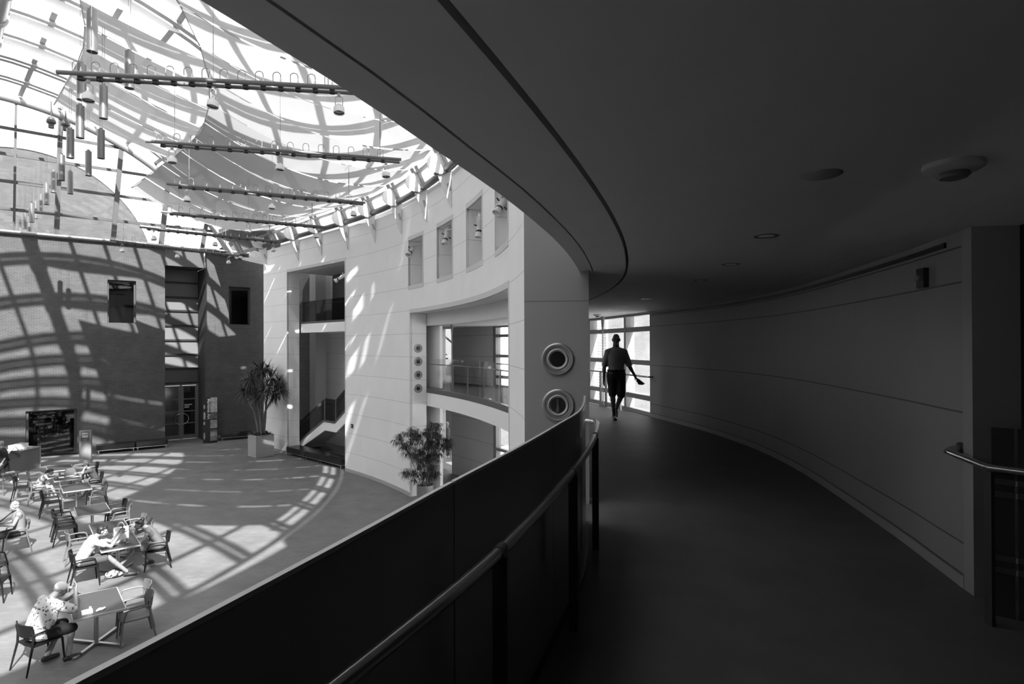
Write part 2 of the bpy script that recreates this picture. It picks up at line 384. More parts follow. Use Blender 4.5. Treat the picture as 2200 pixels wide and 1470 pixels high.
# slim frames around the openings
def arc_box(mb, ta, tb, ra, rb, za, zb, n=8):
    mb.sweep(PT, rng(ta, tb, n), [(ra, za), (rb, za), (rb, zb), (ra, zb)]); return mb
def rim(name, ta, tb, za, zb, w=.09, bottom=True):
    mb = MB(); dt = w/(RARC*D2R)
    arc_box(mb, ta-dt*.4, tb+dt*.4, RW-.015, RW+.06, zb-.005, zb+w)
    arc_box(mb, ta-dt*.4, ta, RW-.015, RW+.06, za, zb-.005, 1); arc_box(mb, tb, tb+dt*.4, RW-.015, RW+.06, za, zb-.005, 1)
    if bottom: arc_box(mb, ta-dt*.4, tb+dt*.4, RW-.015, RW+.06, za-w, za)
    struct(mb.build(name, TRIM))
for i, (a, b) in enumerate(NT): rim('trim_%d' % (i+1), a, b, NZ0, NZ1, .13)
rim('trim_5', T2R, T2L, .02, Z2, .13, False); rim('trim_6', T1R, T1L, .02, Z1, .13, False)
mb = MB()
for i, (a, b) in enumerate(NT): arc_box(mb, a-.3, b+.3, RWO, RWO+.06, NZ0-.1, NZ1+.1)
struct(mb.build('wall_niche', mat('niche_plaster', .50, .6, var=.04)))
mb = MB()
for a, b in ((TP+.02, T2R-.05), (T2L+.05, T1R-.05), (T1L+.05, TE)): arc_box(mb, a, b, RW-.02, RW, 0, .14, 12)
struct(mb.build('baseboard_inner', mat('stone_base', .38, .5, var=.05)))
# inside the tall opening over the gallery: header beam, slab edge
TS2 = rng(T2R-9, T2L+1.2, 30)
mb = MB(); mb.sweep(PT, TS2, [(RWO+.02, 6.125), (RWO+.14, 6.118), (RWO+.14, 6.85), (RWO+.02, 6.85)]); struct(mb.build('trim_7', PLASTER))
mb = MB(); mb.sweep(PT, TS2, [(RWO+.01, 3.22), (RWO+.13, 3.22), (RWO+.13, 3.69), (RWO+.01, 3.69)]); struct(mb.build('trim_8', WHITEP))
mb = MB(); mb.sweep(PT, TS2, [(RWO+.005, 3.692), (RWO+.118, 3.692), (RWO+.118, 3.853), (RWO+.005, 3.853)]); struct(mb.build('trim_9', mat('dark_slab_edge', .10, .4)))
mb = MB(); mb.sweep(PT, TSG, [(RWO+.14, 3.30), (lambda t: ROUT(t)-.01, 3.30), (lambda t: ROUT(t)-.01, 3.44), (RWO+.14, 3.44)]); struct(mb.build('ceiling_lower', PLASTER))

# ------------------------------------------------------------------ outer wall of the gallery, windows in it
TWA, TWB = 10.3, TH(1060, 760, 28.44)         # window run
TDA, TDB = TH(971, 780, 28.44), TH(945, 780, 28.44)
TNE = -8.32
print('outer', TWB, TDA, TDB)
fo = lambda u, d, w: PT(u, ROUT(u)+d, w)
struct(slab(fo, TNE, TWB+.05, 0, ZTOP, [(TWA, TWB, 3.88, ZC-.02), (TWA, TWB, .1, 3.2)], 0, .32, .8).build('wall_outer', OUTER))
OUTER_LIT = panel_mat('grey_wall_panels_lit', .48, 4.13, .832, .012, 0, .3, .5, .03)  # lighter copy of the grey wall panels, brighter light put into its colour
struct(slab(fo, TWB+.051, TDA, 0, ZTOP, [], 0, .32, .8).build('wall_outer_far', OUTER_LIT))
struct(slab(lambda u, d, w: PT(u, RGUARD(u)-.1+d, w), -45, -21.5, 0, 6.1, [], 0, .3, .8).build('wall_near_blocker', PLASTER))  # unseen wall added behind the viewer to darken the gallery
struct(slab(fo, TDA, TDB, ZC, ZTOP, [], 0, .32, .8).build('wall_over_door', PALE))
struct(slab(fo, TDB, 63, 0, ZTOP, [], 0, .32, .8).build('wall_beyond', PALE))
mb = MB(); arc_box(mb, TNE-.12, TNE+.10, lambda t: ROUT(t)-.012, lambda t: ROUT(t)+.3, ZL, ZC, 2); struct(mb.build('trim_10', mat('wall_end_trim', .30, .5)))
mb = MB(); mb.sweep(PT, rng(TNE+.11, TWA-.05, 24), [(lambda t: ROUT(t)-.014, ZL), (lambda t: ROUT(t)+.1, ZL), (lambda t: ROUT(t)+.1, 3.925), (lambda t: ROUT(t)-.014, 3.925)]); struct(mb.build('baseboard_right', mat('grey_base', .30, .45)))
# stair recess near the viewer, in darkness
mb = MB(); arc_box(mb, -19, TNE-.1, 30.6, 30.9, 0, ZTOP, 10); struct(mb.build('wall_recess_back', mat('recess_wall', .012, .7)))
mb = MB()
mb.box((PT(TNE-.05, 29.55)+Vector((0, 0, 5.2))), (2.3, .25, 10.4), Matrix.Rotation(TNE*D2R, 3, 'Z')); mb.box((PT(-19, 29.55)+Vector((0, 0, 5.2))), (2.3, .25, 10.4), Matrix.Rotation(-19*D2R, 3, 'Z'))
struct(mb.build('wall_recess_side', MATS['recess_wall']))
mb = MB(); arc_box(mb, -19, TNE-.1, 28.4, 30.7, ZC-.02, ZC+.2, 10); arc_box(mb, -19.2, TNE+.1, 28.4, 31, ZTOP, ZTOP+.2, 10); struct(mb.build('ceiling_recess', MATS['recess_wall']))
struct(slab(fo, -45, -19, 0, ZTOP, [], 0, .32, .8).build('wall_right', OUTER))
mb = MB(); mb.box(PT(-45.3, 17, 9), (25, .4, 18), Matrix.Rotation(-45*D2R, 3, 'Z')); struct(mb.build('wall_back', PLASTER))
mb = MB(); mb.sweep(PT, rng(-45, 66, 60), [(4.6, 0), (5.0, 0), (5.0, 10.6), (4.6, 10.6)]); struct(mb.build('wall_left', BRICK))
# end-stop pier face: limestone cheek, its shade put into a darker grey
mb = MB(); M = Matrix((ER(TP), ET(TP), Vector((0, 0, 1)))).transposed()
mb.box(PT(TP, RW-.1+TW/2, 5.25)-ET(TP)*.02, (TW+.01, .04, 10.3), M); struct(mb.build('wall_pier', panel_mat('pier_stone_shaded', .27, 5.4+.43, 3.0, .012, 0, .6, .5, .06)))
PIERM = M

# window walls (frames, glass)
def arc_window(name, ta, tb, za, zb, rails, mulls, mw=.11, dp=.22):
    fr = MB(); rr = lambda t: ROUT(t)+.04
    for t in mulls: arc_box(fr, t-mw/2/(28.4*D2R), t+mw/2/(28.4*D2R), rr, lambda u: rr(u)+dp, za, zb, 1)
    for z, h in rails: arc_box(fr, ta, tb, lambda u: rr(u)+.015, lambda u: rr(u)+dp-.03, z-h/2, z+h/2, 24)
    w = struct(fr.build(name, mat('window_frame', .24, .45)))
    gl = MB(); mb_ts = rng(ta, tb, 24)
    gl.sweep(PT, mb_ts, [(lambda u: rr(u)+.12, za), (lambda u: rr(u)+.13, za), (lambda u: rr(u)+.13, zb), (lambda u: rr(u)+.12, zb)])
    g = gl.build('glass_pane', GLASS, w); return w
ML = [TWA+.12, TH(1345, 760, 28.5), TH(1266.5, 760, 28.5)]
print('mull', ML)
ML += [ML[2]+(ML[2]-ML[1])*k for k in range(1, 5) if ML[2]+(ML[2]-ML[1])*k < TWB-.8]+[TWB-.12]
arc_window('window_1', TWA, TWB, 3.88, ZC-.02, [(3.89, .05), (4.22, .11), (5.0, .11), (5.755, .11), (6.09, .05)], ML)
arc_window('window_2', TWA, TWB, .1, 3.2, [(.14, .08), (1.5, .11), (3.16, .08)], ML)

# ------------------------------------------------------------------ brick front at the far end
bw1 = (BT(231, 650)[0], BT(292.5, 650)[0], (BT(231, 695)[1]+BT(291, 696)[1])/2, (BT(231, 602)[1]+BT(292, 603)[1])/2)
bw0 = (BT(55, 930)[0], BT(165.5, 930)[0], -.1, (BT(55, 885)[1]+BT(165, 877)[1])/2)
TA, TB = BT(354.5, 800)[0], BT(444.5, 800)[0]
bw2 = (BT(491.5, 650)[0], BT(538, 650)[0], BT(515, 698.5)[1], BT(515, 617)[1])
ZBR = 10.75
print('brick', bw1, bw0, TA, TB, bw2)
fb = lambda u, d, w: BW(u, d, w)
struct(local_obj(slab(fb, -24, TA, 0, ZBR, [bw1, bw0], 0, .45, 4), 'wall_far', BRICK))
struct(local_obj(slab(fb, TB, 13, 0, ZBR, [bw2], 0, .45, 4), 'wall_far_right', BRICK))
RD = 2.17
mb = MB(); mb.prism([BW(TB, .02, 0), BW(TB+.4, .02, 0), BW(TB+.4, RD+.5, 0), BW(TB, RD+.5, 0)], (0, 0, ZBR-.9)); mb.prism([BW(TA, .02, 0), BW(TA-.4, .02, 0), BW(TA-.4, RD+.5, 0), BW(TA, RD+.5, 0)], (0, 0, ZBR-.9))
struct(local_obj(mb, 'wall_recess', BRICK))
mb = MB(); zf = BT(395, 573)[1]; mb.prism([BW(TA+.001, -.03, zf), BW(TB-.15, -.03, zf), BW(TB-.15, .3, zf), BW(TA+.001, .3, zf)], (0, 0, ZBR-zf)); struct(mb.build('trim_11', mat('fascia_grey', .06, .5)))  # shade on the fascia put into its dark grey
mb = MB(); mb.prism([BW(TA, .3, zf+.05), BW(TB, .3, zf+.05), BW(TB, RD+.6, zf+.05), BW(TA, RD+.6, zf+.05)], (0, 0, .3)); struct(mb.build('ceiling_recess_far', mat('fascia_grey', .06, .5)))
def brick_window(name, h, dp=.22, frame=.05, ext=None):
    fr = MB(); a, b, z0, z1 = h; z0 = max(z0, 0)
    if ext != 'floor': fr.prism([BW(a, dp, z0), BW(b, dp, z0), BW(b, dp+.08, z0), BW(a, dp+.08, z0)], (0, 0, frame))
    fr.prism([BW(a, dp, z1-frame), BW(b, dp, z1-frame), BW(b, dp+.08, z1-frame), BW(a, dp+.08, z1-frame)], (0, 0, frame))
    for u in (a, b-frame*1.6): fr.prism([BW(u, dp, z0+frame), BW(u+frame*1.6, dp, z0+frame), BW(u+frame*1.6, dp+.08, z0+frame), BW(u, dp+.08, z0+frame)], (0, 0, z1-z0-2*frame))
    w = struct(fr.build(name, mat('mullion_grey', .045, .45))); g = MB()
    g.prism([BW(a+.06, dp+.03, z0+frame), BW(b-.06, dp+.03, z0+frame), BW(b-.06, dp+.04, z0+frame), BW(a+.06, dp+.04, z0+frame)], (0, 0, z1-z0-2*frame)); g.build('glass_pane', DGLASS, w)
    rm = MB(); D = 1.6
    def wall(p, q, r_, s_): rm.add([p, q, r_, s_], [(0, 1, 2, 3)])
    e = .5
    wall(BW(a-e, D, z0-.2), BW(b+e, D, z0-.2), BW(b+e, D, z1+.2), BW(a-e, D, z1+.2))
    for u in (a-e, b+e): wall(BW(u, .46, z0-.2), BW(u, D, z0-.2), BW(u, D, z1+.2), BW(u, .46, z1+.2))
    wall(BW(a-e, .46, z1+.2), BW(b+e, .46, z1+.2), BW(b+e, D, z1+.2), BW(a-e, D, z1+.2))
    if z0 > 1: wall(BW(a-e, .46, z0-.2), BW(b+e, .46, z0-.2), BW(b+e, D, z0-.2), BW(a-e, D, z0-.2))
    struct(rm.build('wall_room_behind', mat('dim_room', .06, .8)))
brick_window('window_3', bw1); brick_window('window_4', bw2); brick_window('window_5', bw0, .15, .07, 'floor')
# glazed panels above the far doors
TGA, TGB = BT(354.6, 700, RD)[0], BT(424.6, 700, RD)[0]
TGA = TA
zbar = [BT(390, y, RD)[1] for y in (608, 639.5, 668, 700, 731, 762, 792)]; zdoor = BT(390, 825, RD)[1]; ztopg = 9.95
mb = MB()
zz = [zdoor+.0]+zbar[::-1]+[ztopg]
w = MB()
for z in zbar: w.prism([BW(TGA, RD-.1, z-.05), BW(TB, RD-.1, z-.05), BW(TB, RD, z-.05), BW(TGA, RD, z-.05)], (0, 0, .1))
w.prism([BW(TGA, RD-.06, zdoor), BW(TB, RD-.06, zdoor), BW(TB, RD, zdoor), BW(TGA, RD, zdoor)], (0, 0, .1))
w6 = struct(w.build('window_6', BLACK))
PGL = mat('frosted_panel', .13, .25, spec=.5)
for k in range(len(zz)-1):
    a, b = zz[k]+.05, zz[k+1]-.05
    g = MB(); g.prism([BW(TGA, RD+.0, a), BW(TB, RD+.0, a), BW(TB, RD+.05, a), BW(TGA, RD+.05, a)], (0, 0, b-a))
    g.build('glass_panel', mat('dim_panel', .08, .3, spec=.5) if k in (0, 4) else PGL, w6)
# the doors
d1 = MB(); dz0, dt = .0, TGA+.02
TDM = BT(388.5, 880, RD)[0]; TDE = BT(422.5, 880, RD)[0]
FR_ = mat('door_frame', .13, .45)
mb = MB()
for u, wd in ((TGA+.0, .09), (TDM-.045, .09), (TDE-.02, .10)): mb.prism([BW(u, RD-.12, 0), BW(u+wd, RD-.12, 0), BW(u+wd, RD+.02, 0), BW(u, RD+.02, 0)], (0, 0, zdoor))
mb.prism([BW(TGA, RD-.12, zdoor-.09), BW(TDE+.08, RD-.12, zdoor-.09), BW(TDE+.08, RD+.02, zdoor-.09), BW(TGA, RD+.02, zdoor-.09)], (0, 0, .09))
mb.prism([BW(TDE+.08, RD-.05, 0), BW(TB, RD-.05, 0), BW(TB, RD+.02, 0), BW(TDE+.08, RD+.02, 0)], (0, 0, zdoor))
struct(mb.build('trim_12', FR_))
for n, (u0, u1, hinge) in enumerate(((TGA+.10, TDM-.055, 1), (TDM+.055, TDE-.03, -1))):
    f = MB(); st = .075
    def pr(a, b, z0, z1, d0=RD-.09, d1=RD-.03, m=f): m.prism([BW(a, d0, z0), BW(b, d0, z0), BW(b, d1, z0), BW(a, d1, z0)], (0, 0, z1-z0))
    pr(u0, u0+st, .02, zdoor-.1); pr(u1-st, u1, .02, zdoor-.1)
    rows = [.02, .92, 1.62, 2.32, zdoor-.1]
    pr(u0+st, u1-st, .02, .24)
    for z in (.92, 1.62, 2.32): pr(u0+st, u1-st, z-.03, z+.03)
    pr(u0+st, u1-st, zdoor-.18, zdoor-.1)
    dn = struct(f.build('door_%d' % (n+1), FR_))
    g = MB(); pr(u0+st, u1-st, .1, zdoor-.12, RD-.062, RD-.055, g); g.build('glass_pane', mat('door_glass', .012, .08, spec=.7), dn)
    uc = u1-.02 if n == 0 else u0+.02; c = BW(uc, RD-.16, 1.18); r = .30; h = MB(); s = -1 if n == 0 else 1
    h.tube([c+GD*(s*r*math.sin(a))+Vector((0, 0, r*math.cos(a))) for a in rng(0, PI, 14)], .022, 8)
    for zz_ in (r, -r): h.cyl(c+Vector((0, 0, zz_)), c+Vector((0, 0, zz_))+GA*.08, .018)
    h.build('door_handle', SATIN, dn)
    if n == 1:
        t = MB()
        for i, wd in enumerate((.40, .26, .24)):
            za = 1.98-.085*i; t.prism([BW(u0+.12, RD-.064, za), BW(u0+.12+wd, RD-.064, za), BW(u0+.12+wd, RD-.0625, za), BW(u0+.12, RD-.0625, za)], (0, 0, .035))
        t.build('door_lettering', mat('letter_white', .6, .6), dn)

# side room glimpsed through the gap in the outer wall
ga, gb = Pd(925, 800, 32.0), Pd(990, 800, 31.2)
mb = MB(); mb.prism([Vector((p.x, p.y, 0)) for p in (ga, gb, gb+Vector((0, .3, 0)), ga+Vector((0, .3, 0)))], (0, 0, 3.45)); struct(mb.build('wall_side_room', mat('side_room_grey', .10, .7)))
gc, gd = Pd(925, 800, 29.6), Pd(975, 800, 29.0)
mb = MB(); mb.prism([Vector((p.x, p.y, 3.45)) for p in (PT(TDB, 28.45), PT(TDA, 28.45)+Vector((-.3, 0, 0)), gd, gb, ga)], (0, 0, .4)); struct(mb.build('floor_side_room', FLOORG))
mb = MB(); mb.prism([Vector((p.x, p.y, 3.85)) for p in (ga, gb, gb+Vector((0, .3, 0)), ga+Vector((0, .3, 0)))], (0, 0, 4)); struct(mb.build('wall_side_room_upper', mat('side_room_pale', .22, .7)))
sc0 = PT(TDA-1.5, 28.8); sc1 = sc0+ER(TDA-1.5)*5
def screen(z0, z1, f0=0, f1=1):  # added walls that block the sun, gaps shaped to leave floor patches
    m = MB(); p, q = sc0+(sc1-sc0)*f0, sc0+(sc1-sc0)*f1; tt_ = ET(TDA)*.15
    m.prism([Vector((v.x, v.y, z0)) for v in (p, q, q+tt_, p+tt_)], (0, 0, z1-z0)); return m
struct(screen(3.45, 9.5).build('wall_sun_block', PLASTER)); m0 = screen(0, 1.0); m1 = screen(2.5, 3.45); m2 = screen(1.0, 2.5, 0, .06); m3 = screen(1.0, 2.5, .26, .31); m4 = screen(1.0, 2.5, .5, 1)
for m_ in (m1, m2, m3, m4): m0.add(m_.v, m_.f)
struct(m0.build('wall_sun_block_lower', PLASTER))
mb = MB(); p0, p1 = PT(TH(945, 800, 26.3), 26.3), PT(TH(905, 800, 26.3), 26.3)
mb.prism([p0, p1, p1+ER(40)*.12, p0+ER(40)*.12], (0, 0, 6.11)); struct(mb.build('wall_pale_pier', mat('pale_pier', .85, .6)))
mb = MB(); mb.prism([PT(43.6, RWO+.0), PT(43.6, 28.4), PT(44.0, 28.4), PT(44.0, RWO)], (0, 0, ZTOP)); struct(mb.build('wall_stair_end', PALE))
# ------------------------------------------------------------------ stair hall behind the far opening
RS = RWO+.22
def SP(x, y, r=RS): t, z = TZ(x, y, r); return t, z
stair = thing('staircase', 'pale staircase with glass sides climbing behind the far tall opening', 'staircase', PT(T1L-2, RS, 0))
topl = [SP(*p) for p in ((640.7, 952.5), (695.8, 905.7), (719.3, 911), (741.5, 885))]
botl = [SP(*p) for p in ((640.7, 962), (654, 964), (698, 925), (722, 929.6), (741.5, 911))]
dth, dz = topl[3][0]-topl[2][0], topl[3][1]-topl[2][1]
zland = (topl[1][1]+topl[2][1])/2; topl[1] = (topl[1][0], zland); topl[2] = (topl[2][0], zland)
topl[3] = (topl[3][0]+dth*.6, topl[3][1]+dz*.6); botl[4] = (botl[4][0]+dth*.6, botl[4][1]+dz*.6)
s0 = (topl[0][0]-topl[1][0])/(topl[0][1]-topl[1][1]); topl[0] = (topl[0][0]+s0*(.12-topl[0][1]), .12); botl[0] = (topl[0][0], .0); botl[1] = (topl[0][0]-.9, .0)
mb = MB(); poly = [PT(t, RS, z) for t, z in topl]+[PT(t, RS, z) for t, z in botl[::-1]]
eo = ER(topl[1][0])
mb.prism(poly, eo*.12); mb.build('stringer', WHITEP, stair)
mb = MB()
for i in range(3):
    a, b = topl[i], topl[i+1]; mb.beam(PT(a[0], RS+.05, a[1]+.045), PT(b[0], RS+.05, b[1]+.045), .15, .09)
mb.build('stringer_cap', mat('dark_slab_edge', .10, .4), stair)
def steps(a, b, n):
    for k in range(n):
        t0, t1 = a[0]+(b[0]-a[0])*k/n, a[0]+(b[0]-a[0])*(k+1)/n; z1 = a[1]+(b[1]-a[1])*(k+1)/n
        m = MB(); m.prism([PT(t0, RS+.13, z1-.2), PT(t1-.05, RS+.13, z1-.2), PT(t1-.05, RS+1.5, z1-.2), PT(t0, RS+1.5, z1-.2)], (0, 0, .2)); m.build('step', mat('step_stone', .42, .5), stair)
steps(topl[0], topl[1], 10)
m = MB(); m.prism([PT(topl[1][0], RS+.13, zland-.25), PT(topl[2][0], RS+.13, zland-.25), PT(topl[2][0], RS+1.5, zland-.25), PT(topl[1][0], RS+1.5, zland-.25)], (0, 0, .25)); m.build('landing', MATS['step_stone'], stair)
steps(topl[2], topl[3], 7)
for i in range(3):
    a, b = topl[i], topl[i+1]; m = MB()
    m.prism([PT(a[0], RS+.06, a[1]+.09), PT(b[0], RS+.06, b[1]+.09), PT(b[0], RS+.06, b[1]+1.12), PT(a[0], RS+.06, a[1]+1.12)], eo*.015); m.build('glass_panel', DGLASS, stair)
m = MB(); m.tube([PT(t, RS+.10, z+.92) for t, z in topl], .03, 8); m.build('handrail', SATIN, stair)
for t, z in topl[1:3]+[topl[0]]:
    m = MB(); m.beam(PT(t, RS+.05, z), PT(t, RS+.05, z+1.12), .03, .03, ET(t)); m.build('post', GREYM, stair)
# landing bridge, walls seen behind
zb = SP(690, 690)[1]; zbw = SP(690, 694.5)[1]; zbb = SP(690, 714)[1]
mb = MB(); arc_box(mb, T1R-1.5, T1L-.05, RWO+.08, 27.9, zbb, zbw, 6); struct(mb.build('trim_13', WHITEP))
mb = MB(); arc_box(mb, T1R-1.5, T1L-.05, RWO+.08, 27.9, zbw, zb, 6); struct(mb.build('floor_bridge', mat('dark_slab_edge', .10, .4)))
ta, tb, tc = TH(642, 800, 27.9), TH(680, 800, 27.9), TH(693, 800, 27.9)
mb = MB(); arc_box(mb, tb, ta+2, 27.92, 28.2, 0, Z1+1, 4); struct(mb.build('wall_stair', BRICKD))
mb = MB(); arc_box(mb, tc, tb, 27.5, 28.1, 0, Z1+1, 3); struct(mb.build('wall_stair_pier', mat('pier_plaster', .45, .6)))
tq = TH(718, 640, 28.2); mb = MB(); arc_box(mb, T1R-3, tq, 28.1, 28.3, zb, Z1+1, 4); struct(mb.build('wall_stair_upper', mat('dim_panel', .12, .3)))
mb = MB(); arc_box(mb, T1R-3, T1L+2, RWO+.01, 28.6, Z1+.12, Z1+.3, 6); struct(mb.build('ceiling_stair', PLASTER))
gr = thing('glass_guardrail', 'glass guardrail on the landing bridge above the stair, far opening', 'guardrail', PT(T1L-2, RWO+.2, zb), group=None)
zg = SP(690, 645)[1]
for a, b in ((T1R-1.4, T1R+1.0), (T1R+1.02, T1L-.1)):
    m = MB(); m.prism([PT(a, RWO+.15, zb), PT(b, RWO+.15, zb), PT(b, RWO+.15, zg), PT(a, RWO+.15, zg)], ER(a)*.015); m.build('glass_panel', DGLASS, gr)
m = MB(); m.tube([PT(t, RWO+.3, zb+.86) for t in rng(T1R-1.4, T1L-.1, 4)], .025, 8); m.build('handrail', SATIN, gr)
for f in (.05, .18, .5, .62): 
    t = T1R+(T1L-T1R)*f; m = MB(); m.beam(PT(t, RWO+.3, zb), PT(t, RWO+.3, zb+(.88 if f != .18 else 1.05)), .05, .03, ET(t)); m.build('post', SATIN, gr)

# ------------------------------------------------------------------ glass roof
RRG, ZRG, RCIR, WMAX = 14.2, 17.5, 12.3, 11.0
def VZ(w): return ZRG-(RCIR-math.sqrt(max(RCIR*RCIR-w*w, 0)))
def TEND(r, dep=0.0):
    A = PT(45, r); t = ET(45); s = -((A-G0).dot(GA)-dep)/t.dot(GA); return 45+s/(RARC*D2R)
def VP(th, w, dz=0.0): return PT(th, RRG+w, VZ(w)+dz)
ALM = math.asin(WMAX/RCIR)
WS = [RCIR*math.sin(a) for a in rng(-ALM, ALM, 18)]
WF = [RCIR*math.sin(a) for a in rng(-ALM, ALM, 32)]
RIBT = [23.5+5.3*k for k in range(-12, 11)]
roof = thing('glass_roof', None, None, PT(30, RRG, ZRG)); roof['kind'] = 'structure'
RIBM = mat('roof_rib_grey', .38, .5)
for t in RIBT:
    ws = [w for w in WF if TEND(RRG+w, -.3) > t+.3]
    if len(ws) < 3: continue
    m = MB()
    for s in (-1, 1):
        off = ET(t)*(s*.2)
        P = [VP(t, w, -.10)+off for w in ws]; N = [Vector((0, 0, 1)) for _ in P]
        rings = []
        for i, p in enumerate(P):
            w = ws[i]; nrm = ER(t)*(w/RCIR)+Vector((0, 0, math.sqrt(1-(w/RCIR)**2))); tt = ET(t)
            rings.append([p-tt*.13, p+tt*.13, p+tt*.13+nrm*.09, p-tt*.13+nrm*.09])
        m.loft(rings, True, False, False)
    m.build('roof_rib', RIBM, roof)
    if -10 < t < 62:                                       # scalloped white valance below the rib, ridge side
        f = MB(); w2 = [x for x in rng(.35, 4.6, 8)]
        up = [VP(t, w, -.12) for w in w2]; dn = [VP(t, w, -.16-.55*math.sin(PI*(.12+.88*i/8))**.6*(1-.3*i/8)) for i, w in enumerate(w2)]
        f.prism(up+dn[::-1], ET(t)*.025); f.build('rib_valance', WHITEP, roof)
for i, w in enumerate(WS):
    if abs(w) < .1: continue
    r = RRG+w; te = TEND(r)-.15; ts = rng(-40, te, 40); m = MB(); nrm = Vector((0, 0, 1))
    rings = []
    for t in ts:
        p = VP(t, w, -.02); n = ER(t)*(w/RCIR)+Vector((0, 0, math.sqrt(max(1-(w/RCIR)**2, 0)))); u = Vector((0, 0, 1)).cross(ET(t)).normalized()
        u = n.cross(ET(t)); rings.append([p-u*.09, p+u*.09, p+u*.09+n*.06, p-u*.09+n*.06])
    m.loft(rings, True, False, False); m.build('purlin', RIBM, roof)
m = MB(); ts = rng(-40, TEND(RRG)-.1, 60); m.tube([PT(t, RRG, ZRG-.42) for t in ts], .28, 14)
m.build('ridge_tube', mat('ridge_metal', .36, .35, metal=.6), roof)
for t in RIBT:
    if 0 < t < TEND(RRG)-1:
        m = MB(); p = PT(t, RRG, ZRG-.42); m.cyl(p-ET(t)*.12, p+ET(t)*.12, .34, n=14); m.build('tube_collar', RIBM, roof)
rings = []; m = MB(); n = 46
grid = [[None]*len(WF) for _ in range(n+1)]
vs = []; fs = []
for i in range(n+1):
    for j, w in enumerate(WF):
        te = TEND(RRG+w); t = -40+(te+40)*i/n; vs.append(VP(t, w, .08))
L = len(WF)
for i in range(n):
    for j in range(L-1): fs.append((i*L+j, i*L+j+1, (i+1)*L+j+1, (i+1)*L+j))
m.add(vs, fs, True); m.build('glass_skin', ROOFG, roof)
# eave tube and flashing along the top of the curved wall
m = MB(); m.tube([PT(t, RW-.16, ZTOP+.22) for t in rng(-4, TE-.3, 60)], .11, 10); m.build('eave_tube', mat('dark_grey_metal', .07, .4), roof)
m = MB(); m.sweep(PT, rng(-4, TE-.2, 60), [(RW-.42, ZTOP+.64), (RW-.30, ZTOP+.64), (RW-.30, ZTOP+.72), (RW-.42, ZTOP+.72)]); m.build('eave_flashing', GREYM, roof)
m = MB(); m.sweep(PT, rng(59.5, 72, 8), [(23.8, 11.5), (27.0, 10.76), (27.0, 10.82), (23.8, 11.56)]); m.build('eave_sun_block', GREYM, roof)  # opaque panel added to keep the sun off the brick corner

# ------------------------------------------------------------------ end gable of the roof above the brick front
gab = thing('gable_glazing', None, None, BW(0, 0, ZBR)); gab['kind'] = 'structure'
def gtop(t):                                               # height of the gable arch at t
    p = BW(t); r = (p-Vector((C0.x, C0.y, 0))-ET(45)*((p-Vector((C0.x, C0.y, 0))).dot(ET(45)))).dot(ER(45)); w = r-RRG
    return VZ(max(-WMAX, min(WMAX, w))) if abs(w) <= WMAX+.5 else ZBR
tl = [t for t in rng(-13.5, 6.9, 60)]; tl = [t for t in tl if gtop(t) > ZBR+.05]
m = MB(); m.tube([BW(t, -.05, gtop(t)-.25) for t in tl], .2, 12); m.build('arch_tube', MATS['ridge_metal'], gab)
m = MB(); m.tube([BW(t, -.15, ZBR+.1) for t in rng(-13.5, 7.5, 12)], .085, 10); m.build('sill_pipe', mat('pipe_metal', .30, .35, metal=.9), gab)
m = MB(); m.prism([BW(-13.5, -.02, ZBR), BW(7.6, -.02, ZBR), BW(7.6, .45, ZBR), BW(-13.5, .45, ZBR)], (0, 0, .12)); m.build('parapet_coping', mat('coping_grey', .12, .6), gab)
for xb, yb, xt, yt, wd in ((123, 513, 132, 250, .16), (118, 513, 128, 250, .10), (243, 517, 262, 305, .22), (346, 525, 356, 440, .24), (434, 535, 442, 490, .2), (518, 545, 524, 530, .2), (30, 505, 34, 250, .1)):
    t0 = BT(xb, yb)[0]; t1, z1 = BT(xt, yt); s = (t1-t0)/(z1-ZBR); zt = gtop(t0)-.2
    for _ in range(3): zt = gtop(t0+s*(zt-ZBR))-.2
    m = MB(); m.beam(BW(t0, 0, ZBR+.1), BW(t0+s*(zt-ZBR), 0, zt), wd, .14, GA); m.build('mullion', mat('mullion_grey', .045, .45), gab)
for x, y in ((0, 272), (0, 328), (0, 387), (330, 483)):
    z = BT(x, y)[1]; tt = [t for t in rng(-13.5, 6.9, 200) if gtop(t)-.1 > z]
    if tt: m = MB(); m.beam(BW(tt[0], .06, z), BW(tt[-1], .06, z), .08, .14); m.build('transom', mat('mullion_grey', .045, .45), gab)
m = MB(); bot = [BW(t, .11, ZBR+.12) for t in tl]; top = [BW(t, .11, gtop(t)-.2) for t in tl]
m.add(bot+top, [(i, i+1, len(tl)+i+1, len(tl)+i) for i in range(len(tl)-1)]); m.build('glass_pane', GLASS, gab)

